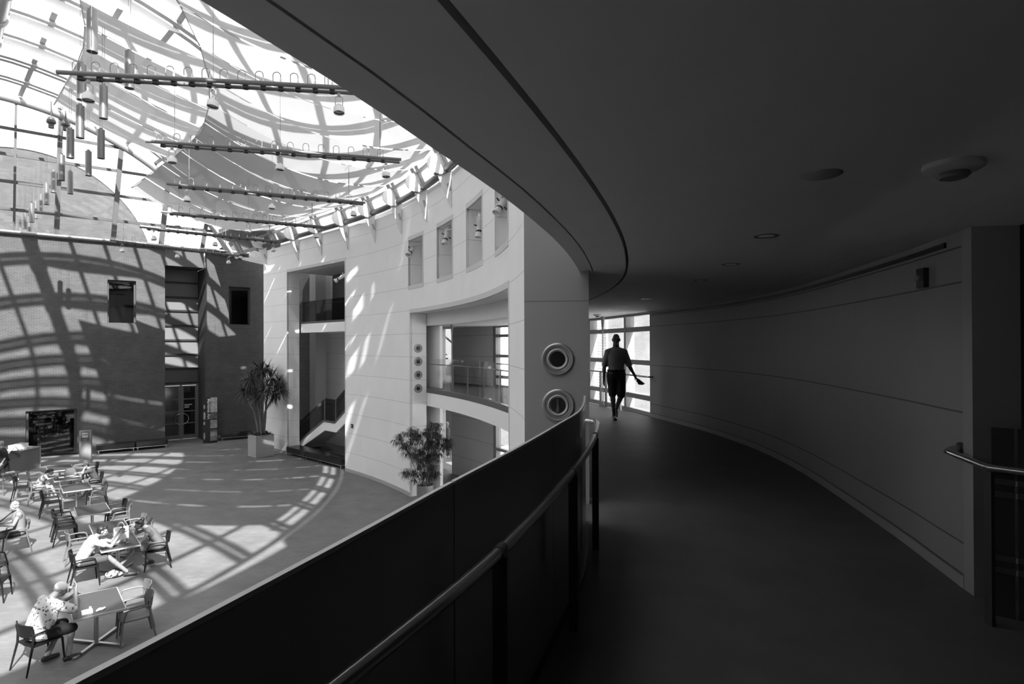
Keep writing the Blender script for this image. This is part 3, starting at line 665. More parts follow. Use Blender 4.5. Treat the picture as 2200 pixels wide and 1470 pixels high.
# ------------------------------------------------------------------ shade sails
def sail(ta, tb, r0, z0, r1, z1, sag, skew=0.0, n=14, nv=3, flare=0.0):
    m = MB(); vs = []; fs = []
    for i in range(n+1):
        f = i/n; r = r0+(r1-r0)*f; z = z0+(z1-z0)*f-sag*4*f*(1-f)
        for j in range(nv+1):
            g = j/nv; t = ta+(tb-ta)*g+skew*f; vs.append(PT(t, r, z-.05*math.sin(PI*g)))
    w = nv+1
    for i in range(n):
        for j in range(nv): fs.append((i*w+j, i*w+j+1, (i+1)*w+j+1, (i+1)*w+j))
    m.add(vs, fs, True); return m
edges = [-3.0, 2.3]+[2.3+5.3*k for k in range(1, 12)]
for k in range(len(edges)-1):
    a, b = edges[k]+(.22 if k % 2 else .07), edges[k+1]-.05
    z0 = 12.3; r0 = 18.8
    o = sail(a, b, r0, z0, RW-.60, 11.22, .58).build('shade_sail', SAIL)
    m = MB(); m.tube([PT(a, r0, z0), PT(b, r0, z0)], .018, 6); m.build('batten', LGREY, o)
    tag(o, 'long pale cloth shade strip in the lower layer, %s from the near end' % ORD[k], 'shade sail', 'lower row of cloth shade strips under the glass roof')
edges = [28.8+5.3*k for k in range(0, 6)]
for k in range(len(edges)-1):
    a, b = edges[k]+(.22 if k % 2 else .08), edges[k+1]-.06
    o = sail(a, b, 15.8, 14.4, 23.2, 12.75, .3).build('shade_sail', SAIL)
    m = MB(); m.tube([PT(a, 15.8, 14.4), PT(b, 15.8, 14.4)], .018, 6); m.build('batten', LGREY, o)
    tag(o, 'pale cloth shade strip in the upper layer near the ridge, %s from the near end' % ORD[k], 'shade sail', 'upper row of cloth shade strips under the glass roof')

# ------------------------------------------------------------------ outside
dep = 8.5
tc_, zc_ = BT(50, 590, dep); rg = BT(50, 304, dep)[1]-zc_; tr_ = BT(350, 540, dep)[0]-tc_
ob = thing('brick_building', 'brick building with a rounded gable seen through the glazed end wall', 'building', BW(tc_, dep, 0))
arc = [(tc_+tr_*math.cos(a), zc_+rg*math.sin(a)) for a in rng(0, PI, 48)]
m = MB(); m.prism([BW(t, dep, z) for t, z in arc]+[BW(tc_-tr_, dep, 0), BW(tc_+tr_, dep, 0)], GA*1.5); local_obj(m, 'wall', BRICKM); o = bpy.data.objects['wall']; mw = o.matrix_world.copy(); o.parent = ob; o.matrix_parent_inverse = Matrix.Identity(4); o.matrix_basis = parent_matrix(ob).inverted() @ mw
m = MB(); m.loft([[BW(tc_+(tr_+s)*math.cos(a), dep+q, zc_+(rg+s)*math.sin(a)) for s, q in ((-.45, -.06), (.06, -.06), (.06, 1.5), (-.45, 1.5))] for a in rng(0, PI, 48)], True, False, False); m.build('coping', mat('stone_coping', .33, .8), ob)
dep2 = 7.0
P2 = [BT(x, y, dep2) for x, y in ((448, 548), (520, 499), (566, 499), (640, 548))]
ob2 = thing('brick_house', 'dark brick house with sloping roof edge outside the far glazed corner', 'building', BW(P2[1][0], dep2, 0))
m = MB(); m.prism([BW(t, dep2, z) for t, z in P2]+[BW(P2[3][0], dep2, 0), BW(P2[0][0], dep2, 0)], GA*3); m.build('wall', BRICK, ob2)
m = MB()
for i in (0, 1):
    (ta_, za_), (tb_, zb_) = P2[i], P2[i+1]; m.beam(BW(ta_, dep2-.2, za_+.08), BW(tb_, dep2-.2, zb_+.08), .5, .22)
m.build('roof_edge', GREYM, ob2)
nb = thing('neighbour_building', 'sunlit pale brick building outside the gallery end window', 'building', (8, 41, 0))
A, B_ = Vector((-6, 44.5, 0)), Vector((22, 37.5, 0)); dv = (B_-A).normalized(); nv_ = Vector((-dv.y, dv.x, 0))
m = MB(); m.prism([A, B_, B_+nv_*3, A+nv_*3], (0, 0, 13)); o = m.build('wall', BRICKL, nb)
m = MB()
for s, z in ((5.0, 5.2), (12.2, 5.2), (17.5, 5.2)): m.prism([A+dv*s-nv_*.05, A+dv*(s+.35)-nv_*.05, A+dv*(s+.35), A+dv*s], (0, 0, 13))
m.build('pilaster', mat('pale_stone', .6, .8), nb)
# outdoor louvre screen beyond the window
lv = thing('louvre_screen', 'horizontal slatted louvre screen outside the gallery end window', 'louvre', (0, 0, 0))
pa, pb = Pd(1262, 760, 18.2), Pd(1304, 760, 17.6); pa.z = pb.z = 0
lv.location = (pa+pb)/2
m = MB()
for k in range(46):
    z = 3.0+k*.085; m.beam(pa+Vector((0, 0, z)), pb+Vector((0, 0, z)), .09, .012, Vector((.1, -.5, 1)).normalized())
m.build('slats', mat('louvre_grey', .45, .5), lv)
for p in (pa, pb): m = MB(); m.beam(p+Vector((0, 0, 0)), p+Vector((0, 0, 7)), .06, .06, Vector((1, 0, 0))); m.build('upright', LGREY, lv)

# ------------------------------------------------------------------ light
w = bpy.data.worlds.new('sky'); SC.world = w; w.use_nodes = True; nt = w.node_tree
bg = nt.nodes['Background']; tc = nt.nodes.new('ShaderNodeTexCoord'); sp = nt.nodes.new('ShaderNodeSeparateXYZ'); nt.links.new(tc.outputs['Generated'], sp.inputs[0])
mr = nt.nodes.new('ShaderNodeMapRange'); mr.inputs[1].default_value = -.05; mr.inputs[2].default_value = .6; mr.inputs[3].default_value = .95; mr.inputs[4].default_value = 1.1
nt.links.new(sp.outputs['Z'], mr.inputs[0]); nt.links.new(mr.outputs[0], bg.inputs['Color']); bg.inputs['Strength'].default_value = 2.3
sl = bpy.data.lights.new('sun', 'SUN'); sl.energy = 12.5; sl.angle = .6*D2R
so = bpy.data.objects.new('sun', sl); COL.objects.link(so)
SUND = Vector((-6.5, 10.7, -10.4)).normalized(); so.rotation_euler = SUND.to_track_quat('-Z', 'Y').to_euler(); so.location = (20, -30, 40)
SC.view_settings.view_transform = 'Standard'; SC.view_settings.look = 'None'; SC.view_settings.exposure = .55; SC.view_settings.gamma = 1; SC.view_settings.use_curve_mapping = False
# ------------------------------------------------------------------ gallery guard and handrail beside the viewer
GT = [-5.8, -7.45, -10.38, -13.3]+[-13.3-2.93*k for k in range(1, 8)]
ZGT = 4.96
gd = thing('guardrail', 'dark glossy panelled guard curving along the open edge of the dim gallery', 'guardrail', PT(-10, RGUARD(-10), ZL))
GP = mat('dark_gloss_panel', .26, .16, spec=.35)  # base grey lifted to include veiling glare over darker panels
for k in range(len(GT)-1):
    a, b = GT[k+1]+.010, GT[k]-.010
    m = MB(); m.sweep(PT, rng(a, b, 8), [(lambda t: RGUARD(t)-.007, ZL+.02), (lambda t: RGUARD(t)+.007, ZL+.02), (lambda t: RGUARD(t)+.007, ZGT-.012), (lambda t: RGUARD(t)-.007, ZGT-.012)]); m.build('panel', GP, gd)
    m = MB(); m.sweep(PT, rng(a, b, 8), [(lambda t: RGUARD(t)-.0075, ZGT-.011), (lambda t: RGUARD(t)+.0075, ZGT-.011), (lambda t: RGUARD(t)+.0075, ZGT), (lambda t: RGUARD(t)-.0075, ZGT)]); m.build('top_cap', mat('cap_metal', .42, .5), gd)
    if k: m = MB(); m.sweep(PT, rng(GT[k]-.012, GT[k]+.012, 1), [(lambda t: RGUARD(t)-.005, ZL+.02), (lambda t: RGUARD(t)+.005, ZL+.02), (lambda t: RGUARD(t)+.005, ZGT-.004), (lambda t: RGUARD(t)-.005, ZGT-.004)]); m.build('joint_strip', BLACK, gd)
m = MB(); m.sweep(PT, rng(GT[-1], GT[0], 60), [(lambda t: RGUARD(t)-.03, ZL), (lambda t: RGUARD(t)+.03, ZL), (lambda t: RGUARD(t)+.03, ZL+.02), (lambda t: RGUARD(t)-.03, ZL+.02)]); m.build('base_channel', BLACK, gd)
ZH = ZL+.865
hr = thing('handrail', 'round metal handrail on dark posts curving toward the stone pier', 'handrail', PT(-10, RRAIL(-10), ZL))
RAILM = mat('rail_metal', .5, .2, metal=.9)
hp = [PT(t, RRAIL(t), ZH) for t in rng(-30, -5.6, 60)]
e0 = hp[-1]; tt = ET(-5.2); er = ER(-5)
for a in rng(0, PI/2, 6)[1:]: hp.append(e0+tt*(.14*math.sin(a))-er*(.14*(1-math.cos(a))))
hp.append(hp[-1]-er*.02)
m = MB(); m.tube(hp, .0205, 14); m.build('rail', RAILM, hr)
for t in (-4.55-2.73, -10.2, -13.1, -16.0, -18.9, -21.8):
    r = RRAIL(t); m = MB(); m.beam(PT(t, r, ZL), PT(t, r, ZH-.02), .012, .05, ER(t)); m.build('post', mat('post_dark', .045, .4), hr)
    m = MB(); m.tube([PT(t-.06, r, ZH), PT(t+.06, r, ZH)], .0225, 14); m.build('collar', mat('post_dark', .045, .4), hr)
pp = Pz(1260, 1079, ZL)
pole = thing('corner_post', 'slim upright grey metal post at the guard end by the stone pier', 'post', (pp.x, pp.y, ZL))
m = MB(); m.cyl((pp.x, pp.y, ZL+.03), (pp.x, pp.y, ZL+1.075), .026, n=14); m.build('shaft', mat('pole_grey', .45, .5), pole)
m = MB(); m.box((pp.x, pp.y, ZL+.015), (.16, .07, .03)); m.build('base_plate', GREYM, pole)

# round air nozzles: two on the near pier, four on the far jamb
NZM = mat('nozzle_metal', .34, .35, metal=.7)
def nozzle(p, ax, label, grp):
    o = thing('air_nozzle', label, 'air nozzle', p, 0, grp); R = .159
    m = MB(); m.lathe([(.10, .0), (R, 0), (R, .012), (R-.012, .022), (R-.03, .02), (R-.036, .008), (R-.055, .004), (.105, .018), (.098, .02)], p, ax, 40); m.build('flange', NZM, o)
    m = MB(); m.lathe([(.10, .018), (.094, .026), (.086, .02), (.075, -.004), (.073, -.02)], p, ax, 36); m.build('inner_ring', LGREY, o)
    m = MB(); m.lathe([(.0, .004), (.05, .004), (.074, .0035)], p, ax, 36); m.build('dark_throat', mat('black_hole', .004, .3, spec=.5), o)
    return o
axp = -ET(TP)
def on_plane(x, y, q, n): v = ray(x, y); k = (q-CAM).dot(n)/v.dot(n); return CAM+v*k
qf = PT(TP, RW, 5)-ET(TP)*.041
nozzle(on_plane(1198, 772, qf, axp)+axp*.001, axp, 'upper of two large round metal air nozzles on the near stone pier', 'air nozzles on the near pier')
nz = nozzle(on_plane(1199, 871, qf, axp)+axp*.001, axp, 'lower of two large round metal air nozzles on the near stone pier', 'air nozzles on the near pier')
q0 = on_plane(1199, 871, qf, axp)
m = MB(); m.tube([q0+axp*.006+Vector((0, 0, -.062)), q0+axp*.008+Vector((0, 0, .0)), q0+axp*.006+Vector((0, 0, .06))], [.028, .012, .018], 8); m.ell(q0+axp*.008, .014); m.build('swivel_jet', mat('post_dark', .045, .4), nz)
qj = PT(T2L, RW, 5); axj = -ET(T2L)
for (y, wd) in zip((748.5, 777, 806, 835), ('topmost', 'second', 'third', 'lowest')):
    nozzle(on_plane(898.5, y, qj, axj)+axj*.002, axj, '%s small round air nozzle in the column on the far white jamb' % wd, 'air nozzles on the far jamb')

# ------------------------------------------------------------------ things in the gallery
sv = thing('slot_diffuser', 'long black linear air slot at the top of the right gallery wall', 'air vent', PT(0, ROUT(0), 6.055))
m = MB(); m.sweep(PT, rng(TNE+.55, TWA-.15, 40), [(lambda t: ROUT(t)-.012, 6.04), (lambda t: ROUT(t)+.03, 6.04), (lambda t: ROUT(t)+.03, 6.075), (lambda t: ROUT(t)-.012, 6.075)]); m.build('slot', mat('black_hole', .004, .3), sv)
def downlight(x, y, label, lit=True):
    p = Pz(x, y, ZC); o = thing('downlight', label, 'ceiling light', p, 0, 'unlit downlights in the gallery ceiling')
    m = MB(); m.lathe([(.052, -.002), (.078, -.004), (.08, .0), (.052, .0)], p, (0, 0, 1), 28); m.build('trim_ring', mat('ring_dark', .09, .4), o)
    m = MB(); m.lathe([(.052, -.002), (.048, -.0025), (.0, -.0025)], p, (0, 0, 1), 28); m.build('reflector', mat('lamp_reflector', .75, .5), o)
for x, y, l in ((1646, 507, 'largest round downlight ring in the dark ceiling, nearest of its row'), (1570, 568, 'faint downlight ring in the ceiling, second from the near end'), (1505, 602, 'downlight ring in the ceiling, third from the near end'), (1388, 642, 'bright edged downlight ring above the end of the right wall'),
                (1341, 657, 'small downlight ring above the walking person'), (1312, 664, 'tiny downlight ring, farthest toward the end window')): downlight(x, y, l)
p = Pz(1763, 375, ZC); o = thing('ceiling_speaker', 'flat round speaker disc flush in the dark ceiling', 'speaker', p)
m = MB(); m.lathe([(0, -.006), (.078, -.006), (.085, -.001), (.085, .0)], p, (0, 0, 1), 30); m.build('grille', mat('speaker_grille', .30, .7), o)
for x, y, l in ((2048, 352, 'round smoke detector on the dark ceiling at the upper right'), (1284, 676, 'small round smoke detector by the end window')):
    p = Pz(x, y, ZC); o = thing('smoke_detector', l, 'smoke detector', p, 0, 'ceiling smoke detectors')
    m = MB(); m.lathe([(.105, 0), (.105, -.02), (.085, -.032), (.055, -.036)], p, (0, 0, 1), 32); m.build('base', mat('detector_white', .42, .5), o)
    m = MB(); m.lathe([(.055, -.036), (.048, -.058), (.03, -.064), (0, -.065)], p, (0, 0, 1), 32); m.lathe([(.056, -.044), (.058, -.046), (.056, -.048)], p, (0, 0, 1), 32); m.build('sensor_head', mat('detector_dark', .12, .5), o)
ta, za = TZ(1975, 598, 28.15, -12, 10); p = PT(ta, ROUT(ta), za)
o = thing('fire_strobe', 'small dark alarm strobe box high on the right wall', 'fire alarm', p)
M = Matrix((ER(ta), ET(ta), Vector((0, 0, 1)))).transposed()
m = MB(); m.box(p-ER(ta)*.022, (.044, .095, .14), M); m.build('housing', mat('strobe_dark', .02, .4), o)
m = MB(); m.box(p-ER(ta)*.056, (.024, .05, .036), M); m.build('strobe_lens', mat('lens_grey', .25, .2), o)
# short rail and dark guard at the stair opening on the right
sr = thing('stair_handrail', 'dark round handrail bending round at the lower right stair opening', 'handrail', (2.65, 3.3, ZL))
pr_ = [Pd(2052, 966, 3.86), Pd(2050, 975, 3.80)]
zr = ZH; A1 = Vector((2.765, 3.80, zr)); A2 = Vector((2.63, 3.30, zr)); A3 = Vector((3.1, 2.72, zr)); A4 = Vector((3.9, 2.1, zr))
m = MB(); m.tube([A1+Vector((0.10, .02, .02)), A1+Vector((.03, .01, .012)), A1, A1+(A2-A1)*.1, A1+(A2-A1)*.9, A2, A2+(A3-A2)*.1, A3, A4], .0205, 14); m.build('rail', RAILM, sr)
m = MB(); m.lathe([(0, -.012), (.036, -.012), (.036, 0), (0, 0)], A1+Vector((.104, .02, .02)), (1, 0, 0), 18); m.build('wall_flange', mat('post_dark', .045, .4), sr)
m = MB(); m.beam(Vector((A2.x, A2.y, ZL)), A2-Vector((0, 0, .02)), .05, .02, Vector((1, 0, 0))); m.build('post', mat('post_dark', .045, .4), sr)
sg = thing('stair_guard', 'black glossy panelled guard with paired metal bands at the right edge', 'guardrail', (3.0, 3.3, ZL))
B1, B2 = Vector((2.74, 3.42, 0)), Vector((3.9, 2.5, 0)); dv = (B2-B1).normalized(); nv_ = Vector((-dv.y, dv.x, 0))
def gpan(s0, s1, name, mt, z0, z1, off=0, th=.02):
    m = MB(); m.prism([B1+dv*s0+nv_*off, B1+dv*s1+nv_*off, B1+dv*s1+nv_*(off+th), B1+dv*s0+nv_*(off+th)], (0, 0, z1-z0))
    m.v = [v+Vector((0, 0, z0)) for v in m.v]; return m.build(name, mt, sg)
GP2 = mat('black_gloss_panel', .04, .16)
gpan(0, .10, 'panel', GP2, ZL, 4.92); gpan(.115, 1.2, 'panel', GP2, ZL, 4.92)
for z in (4.60, 4.53, 4.17, 4.10): gpan(-.0, 1.2, 'band', mat('band_metal', .06, .4), z, z+.03, -.012, .01); gpan(.104, .112, 'clip', LGREY, z, z+.03, -.016, .012)

# ------------------------------------------------------------------ end window rail, slender poles
hw = thing('window_handrail', 'metal handrail on square posts along the bright end window', 'handrail', PT(14, 28.2, ZL))
RWN = lambda t: ROUT(t)-.14
hp = [PT(TWA-.35, ROUT(TWA)-.015, ZH), PT(TWA-.33, ROUT(TWA)-.10, ZH)]+[PT(t, RWN(t), ZH) for t in rng(TWA-.1, TWB-1, 30)]
m = MB(); m.tube(hp, .0205, 12); m.build('rail', RAILM, hw)
def px_t(x): return TH(x, 800, 28.3)
for t in [px_t(1333), px_t(1302), px_t(1290)]+[px_t(1290)+2.4*k for k in range(1, 5)]:
    m = MB(); m.beam(PT(t, RWN(t), ZL), PT(t, RWN(t), ZH-.015), .05, .045, ET(t)); m.build('post', mat('window_post', .16, .45), hw)
p = PT(px_t(1296.5), RWN(16)-.02)
for (q, l) in ((p, 'thin hanging rod with a tapered head before the louvred window'), (PT(TH(971, 800, RWO+.3), RWO+.3), 'slim rod with a tapered head behind the far glass guardrail')):
    o = thing('slender_pole', l, 'pole', (q.x, q.y, ZL))
    m = MB(); m.cyl((q.x, q.y, ZL+.02), (q.x, q.y, ZC-.28), .012 if q is p else .02, n=8); m.build('rod', GREYM, o)
    m = MB(); m.lathe([(.02, ZC-.34-0), (.035, ZC-.2), (.05, ZC-.04), (.05, ZC)], (q.x, q.y, 0), (0, 0, 1), 12); m.build('head', mat('post_grey', .20, .5), o)
    m = MB(); m.lathe([(.045, ZL), (.045, ZL+.03), (.02, ZL+.1)], (q.x, q.y, 0), (0, 0, 1), 12); m.build('foot', GREYM, o)

# ------------------------------------------------------------------ glass guardrail in the far gallery opening
g2 = thing('glass_guardrail', 'clear glass guardrail with posts in the far gallery opening', 'guardrail', PT((T2L+T2R)/2, RWO, ZL))
rg2 = RWO+.06; tcur = T2L+.3; jl = [TH(x, 830, rg2) for x in (916, 939, 961, 995, 1029.5, 1063.5)]
jl = [T2L+.35]+jl[1:]; st = jl[-2]-jl[-1]
while jl[-1] > T2R-4: jl.append(jl[-1]-st)
for a, b in zip(jl[1:], jl):
    m = MB(); m.sweep(PT, rng(a+.03, b-.03, 4), [(rg2, 3.86), (rg2+.018, 3.86), (rg2+.018, 4.93), (rg2, 4.93)]); m.build('glass_panel', GLASS, g2)
m = MB(); m.tube([PT(t, rg2+.16, ZH) for t in rng(jl[-1], jl[0], 24)], .0205, 8); m.build('handrail', SATIN, g2)
for x in (973, 1004.5, 1039, 1075): 
    t = TH(x, 830, rg2+.16); m = MB(); m.beam(PT(t, rg2+.16, ZL), PT(t, rg2+.16, ZH-.02), .075, .03, ER(t)); m.build('post', mat('window_post', .16, .45), g2)
# white stair flight glimpsed in the side room
u = thing('upper_stair', 'small pale stair flight glimpsed behind the far glass guardrail', 'staircase', Pd(958, 840, 29.9))
a, b = Pd(944, 745, 29.6), Pd(972, 778, 29.6)
m = MB(); m.beam(Pd(938, 708, 29.6), Pd(973, 738, 29.6), .06, .09); m.build('handrail', mat('post_dark', .045, .4), u)
m = MB(); m.prism([Pd(944, 748, 29.9), Pd(962, 764, 29.9), Pd(962, 772, 29.9), Pd(944, 772, 29.9)], (0, .2, 0)); m.build('stringer', mat('side_room_grey', .14, .7), u)
m = MB(); m.prism([Pd(944, 764, 29.7), Pd(972, 764, 29.7), Pd(972, 769, 29.7), Pd(944, 769, 29.7)], (0, .3, 0)); m.build('landing', WHITEP, u)

# ------------------------------------------------------------------ brackets along the top of the curved wall
BRT = [23.5+5.3*k for k in range(0, 7)]+[TE-.9]
for i, t in enumerate(BRT):
    e, s, z = ER(t), ET(t), Vector((0, 0, 1)); p = PT(t, RW-.01, ZTOP)
    o = thing('roof_bracket', '%s white pointed roof bracket along the curved wall top, counted from the right' % ORD[i], 'bracket', p, 0, 'white pointed brackets under the roof edge')
    m = MB(); m.prism([p-e*.005-z*.95-s*.02, p-e*.005+z*.22-s*.02, p-e*.46+z*.12-s*.02, p-e*.40-z*.04-s*.02], s*.04); m.build('fin', mat('bracket_white', .80, .45), o)
    c = p-e*.40+z*.34; m = MB(); d1 = -e
    m.prism([c+d1*(.36*math.cos(a))+z*(.30*math.sin(a))-s*.07 for a in rng(0, 2*PI, 24)[:-1]], s*.045); m.build('end_plate', mat('bracket_white', .80, .45), o)
    m = MB(); m.sweep(lambda a, r, q: c+d1*((.36+r)*math.cos(a))+z*((.30+r)*math.sin(a))+s*q, rng(PI*.80, PI*1.62, 12), [(0, -.09), (.02, -.09), (.02, .06), (0, .06)]); m.build('strap', mat('strap_grey', .10, .5), o)
    m = MB(); m.beam(p-z*.42-e*.03, p-z*.20-e*.12, .09, .05, s); m.beam(p+z*.16, p-e*.5+z*.66, .05, .08, s); m.build('arm', LGREY, o)

# ------------------------------------------------------------------ light bars hung over the atrium
BARM = mat('bar_grey', .14, .45)
CANW = mat('can_white', .80, .4); CANB = mat('can_mouth', .02, .5)
BARS = [((122, 155), (766, 190), 9.9), ((313, 303), (862, 343), 13.15), ((358, 395), (785, 436), 16.6), ((345, 455), (701, 488), 20.0), ((300, 488), (606, 520), 22.6), ((236, 516), (508, 549), 25.2)]
bar0 = None
def make_bar(L, n):
    o = thing('light_bar', 'x', 'light bar')
    m = MB(); m.tube([(0, 0, 0), (L, 0, 0)], .038, 10); m.build('upper_tube', BARM, o)
    m = MB(); m.tube([(.25, .17, -.02), (L-.03, .17, -.02)], .032, 10); m.build('lower_tube', BARM, o)
    can = MB(); can.lathe([(0, .0), (.05, .0), (.058, -.075), (.054, -.078), (.046, -.06), (0, -.058)], (0, 0, 0), (0, 0, 1), 14)
    sock = MB(); sock.cyl((0, 0, .03), (0, 0, .12), .016, .014, 8); sock.cyl((0, 0, .12), (0, 0, .15), .008, .008, 6)
    loop = MB(); loop.tube([(0, 0, .14)]+[(-.065+.065*math.cos(a), 0, .185+.06*math.sin(a)) for a in rng(0, PI, 9)]+[(-.128, 0, .10), (-.12, 0, .02)], .0065, 5)
    first = None
    for k in range(n):
        x = .32+(L-.75)*k/(n-1)
        if first is None:
            a = can.build('lamp', mat('lamp_can', .05, .4), o); b = sock.build('socket', CANW, a); c = loop.build('cable_loop', GREYM, a); first = a
        else: a = copy_tree(first, o)
        a.location = (x, .085, .0)
    for x in (L*.1, L*.5, L-.5):
        m = MB(); rh = .007 if x > L*.8 else .003; m.cyl((x, .085, 0), (x, .085, 1.5), rh, n=5); m.cyl((x, .085, .5), (x, .085, .9), rh*2, n=6); m.build('hanger', GREYM, o)
    return o
def make_spot():
    o = thing('spotlight', 'x', 'spotlight'); Mx = Matrix.Rotation(.25, 3, 'X')
    m = MB(); m.lathe([(0, .05), (.045, .05), (.055, .02), (.095, -.01), (.10, -.09), (.095, -.11), (.09, -.10), (.085, -.02), (0, -.02)], (0, 0, -.25), (0, .15, 1), 18); m.build('can', CANW, o)
    m = MB(); m.lathe([(.0, -.025), (.088, -.025), (.088, -.09)], (0, 0, -.25), (0, .15, 1), 18); m.build('mouth', CANB, o)
    m = MB(); m.tube([(-.06, 0, -.24), (-.065, 0, -.08), (0, 0, -.05), (.065, 0, -.08), (.06, 0, -.24)], .009, 6); m.cyl((0, 0, -.05), (0, 0, .0), .03, n=8); m.build('yoke', LGREY, o)
    return o
sp0 = None
BN = ['nearest, highest in view', 'second from the viewer', 'third from the viewer', 'fourth from the viewer', 'fifth from the viewer', 'farthest, lowest in view']
for i, (a, b, d) in enumerate(BARS):
    A = Pd(a[0], a[1], d); h = A.z; B = Pz(b[0], b[1], h); L = 5.5 if i else (B-A).length+.1
    ang = math.atan2((B-A).y, (B-A).x); L = (B-A).length
    o = make_bar(L, 15); o.location = A; o.rotation_euler = (0, 0, ang)
    relabel(o, 'grey twin-tube light bar with lamps and cable loops, %s' % BN[i], 'light bars hung across the atrium')
    for j, f in enumerate((.09, .5, .935)):
        if sp0 is None: s = sp0 = make_spot()
        else: s = copy_tree(sp0)
        s.location = A+(B-A)*f+Vector((0, 0, -.07))+Vector((-math.sin(ang), math.cos(ang), 0))*.085; s.rotation_euler = (0, 0, ang+[.4, -.6, .2][j])
        relabel(s, 'white spotlight can clamped at the %s of the %s light bar' % (('left end', 'middle', 'right end')[j], ('nearest', 'second', 'third', 'fourth', 'fifth', 'farthest')[i]), 'spotlight cans hung from the light bars')
# dark stage lanterns on the gable tube
for x, y, l in ((110, 262, 'dark stage lantern hung from the gable arch tube, left one'), (141, 268, 'dark stage lantern beside the gable mullion, right one')):
    t, z = BT(x, y, -.5); p = BW(t, -.5, z); o = thing('stage_lantern', l, 'spotlight', p, 0, 'dark stage lanterns at the gable')
    m = MB(); m.lathe([(0, .25), (.12, .22), (.2, .05), (.2, -.05), (.12, -.12), (.12, -.3), (.1, -.3), (0, -.2)], p, (0, 0, 1), 14); m.build('body', mat('lantern_dark', .04, .5), o)
    m = MB(); m.cyl(p+Vector((0, 0, .22)), p+Vector((0, 0, 1.0)), .03, n=6); m.build('hanger', mat('lantern_dark', .04, .5), o)

# ------------------------------------------------------------------ pendant cylinders
PEN = [(198, 20, 112), (278, 110, 190), (175, 137, 215), (222, 183, 255), (172, 226, 297), (217, 278, 341), (151, 276, 340), (190, 324, 378), (132, 332, 388), (151, 368, 417), (115, 367, 414), (100, 394, 440), (88, 418, 457), (77, 432, 470), (68, 436, 478), (54, 452, 492), (43, 474, 511), (63, 461, 499)]
pen0 = None
CYLM = mat('pendant_metal', .17, .42, metal=.7)
for i, (x, y0, y1) in enumerate(PEN):
    d = .9*F_PX/(y1-y0)*1.02; p = Pd(x, y1, d)
    if pen0 is None:
        pen0 = o = thing('pendant_lamp', 'x', 'pendant light')
        m = MB(); m.lathe([(.095, .01), (.105, 0), (.105, .9), (.0, .9)], (0, 0, 0), (0, 0, 1), 22); m.build('cylinder', CYLM, o)
        m = MB(); m.lathe([(0, .03), (.1, .012)], (0, 0, 0), (0, 0, 1), 22); m.build('mouth', mat('pendant_mouth', .06, .5), o)
        m = MB(); m.lathe([(.05, .9), (.05, .96), (0, .96)], (0, 0, 0), (0, 0, 1), 14); m.build('cap', CYLM, o)
        m = MB(); m.cyl((0.03, 0, .95), (.03, 0, 2.6), .0035, n=5); m.cyl((-.03, 0, .95), (-.03, 0, 2.6), .0035, n=5); m.build('cord', mat('cord_dark', .06, .6), o)
    else: o = copy_tree(pen0)
    o.location = p
    relabel(o, 'grey metal cylinder pendant, %s in the descending cascade' % ('largest and nearest' if i == 0 else ORD[i]), 'cylinder pendants cascading at the upper left')

# stage spotlights in the wall niches
def lantern(p, az, tilt, label, s=1.0):
    o = thing('niche_spotlight', label, 'spotlight', p, 0, 'white stage spotlights in the curved wall')
    d = Vector((math.cos(az)*math.sin(tilt), math.sin(az)*math.sin(tilt), -math.cos(tilt))); ax = d
    m = MB(); m.lathe([(0, -.36), (.05, -.36), (.07, -.33), (.055, -.30), (.075, -.26), (.085, -.05), (.07, -.02), (.07, .14), (.105, .28), (.10, .29), (.06, .16), (0, .16)], p, ax, 18); m.build('barrel', mat('spot_white', .72, .45), o)
    u = ax.orthogonal().normalized(); m = MB(); m.tube([p+u*.1, p+u*.1-ax*.12+Vector((0, 0, .1)), p-ax*.1+Vector((0, 0, .2)), p-u*.1-ax*.12+Vector((0, 0, .1)), p-u*.1], .012, 6); m.build('yoke', mat('spot_white', .72, .45), o)
    m = MB(); m.cyl(p+u*.10, p+u*.19, .018, n=8); m.cyl(p-u*.10, p-u*.19, .018, n=8); m.lathe([(.073, .1), (.08, .11), (.08, .14), (.073, .15)], p, ax, 18); m.build('knobs', mat('post_dark', .045, .4), o)
    return o
NS = [(884, 538, .78, 'white stage spotlight in the leftmost square wall niche'), (959, 507, .35, 'white stage spotlight in the second wall niche from the left'), (1030, 487, .12, 'white stage spotlight in the third wall niche, hugging its right side'), (1078, 438, .6, 'white stage spotlight in the rightmost wall niche under the soffit')]
for (x, y, tl_, l), (ta, tb) in zip(NS, NT):
    t, z = TZ(x, y, RW+.12); p = PT(t, RW+.12, z); lantern(p, math.atan2(-ER(t).y, -ER(t).x)+.5, tl_, l)
    m = MB(); q = PT(ta+.05, RW+.25, z+.15); m.beam(q, p+Vector((0, 0, .15)), .03, .03); m.build('bracket_arm', LGREY, bpy.data.objects[[o.name for o in bpy.data.objects if o.get('label') == l][0]])
t, z = TZ(732, 597, RW+.1); lantern(PT(t, RW+.1, z), PI*.97, 1.05, 'white stage spotlight poking from the right jamb of the stair opening')
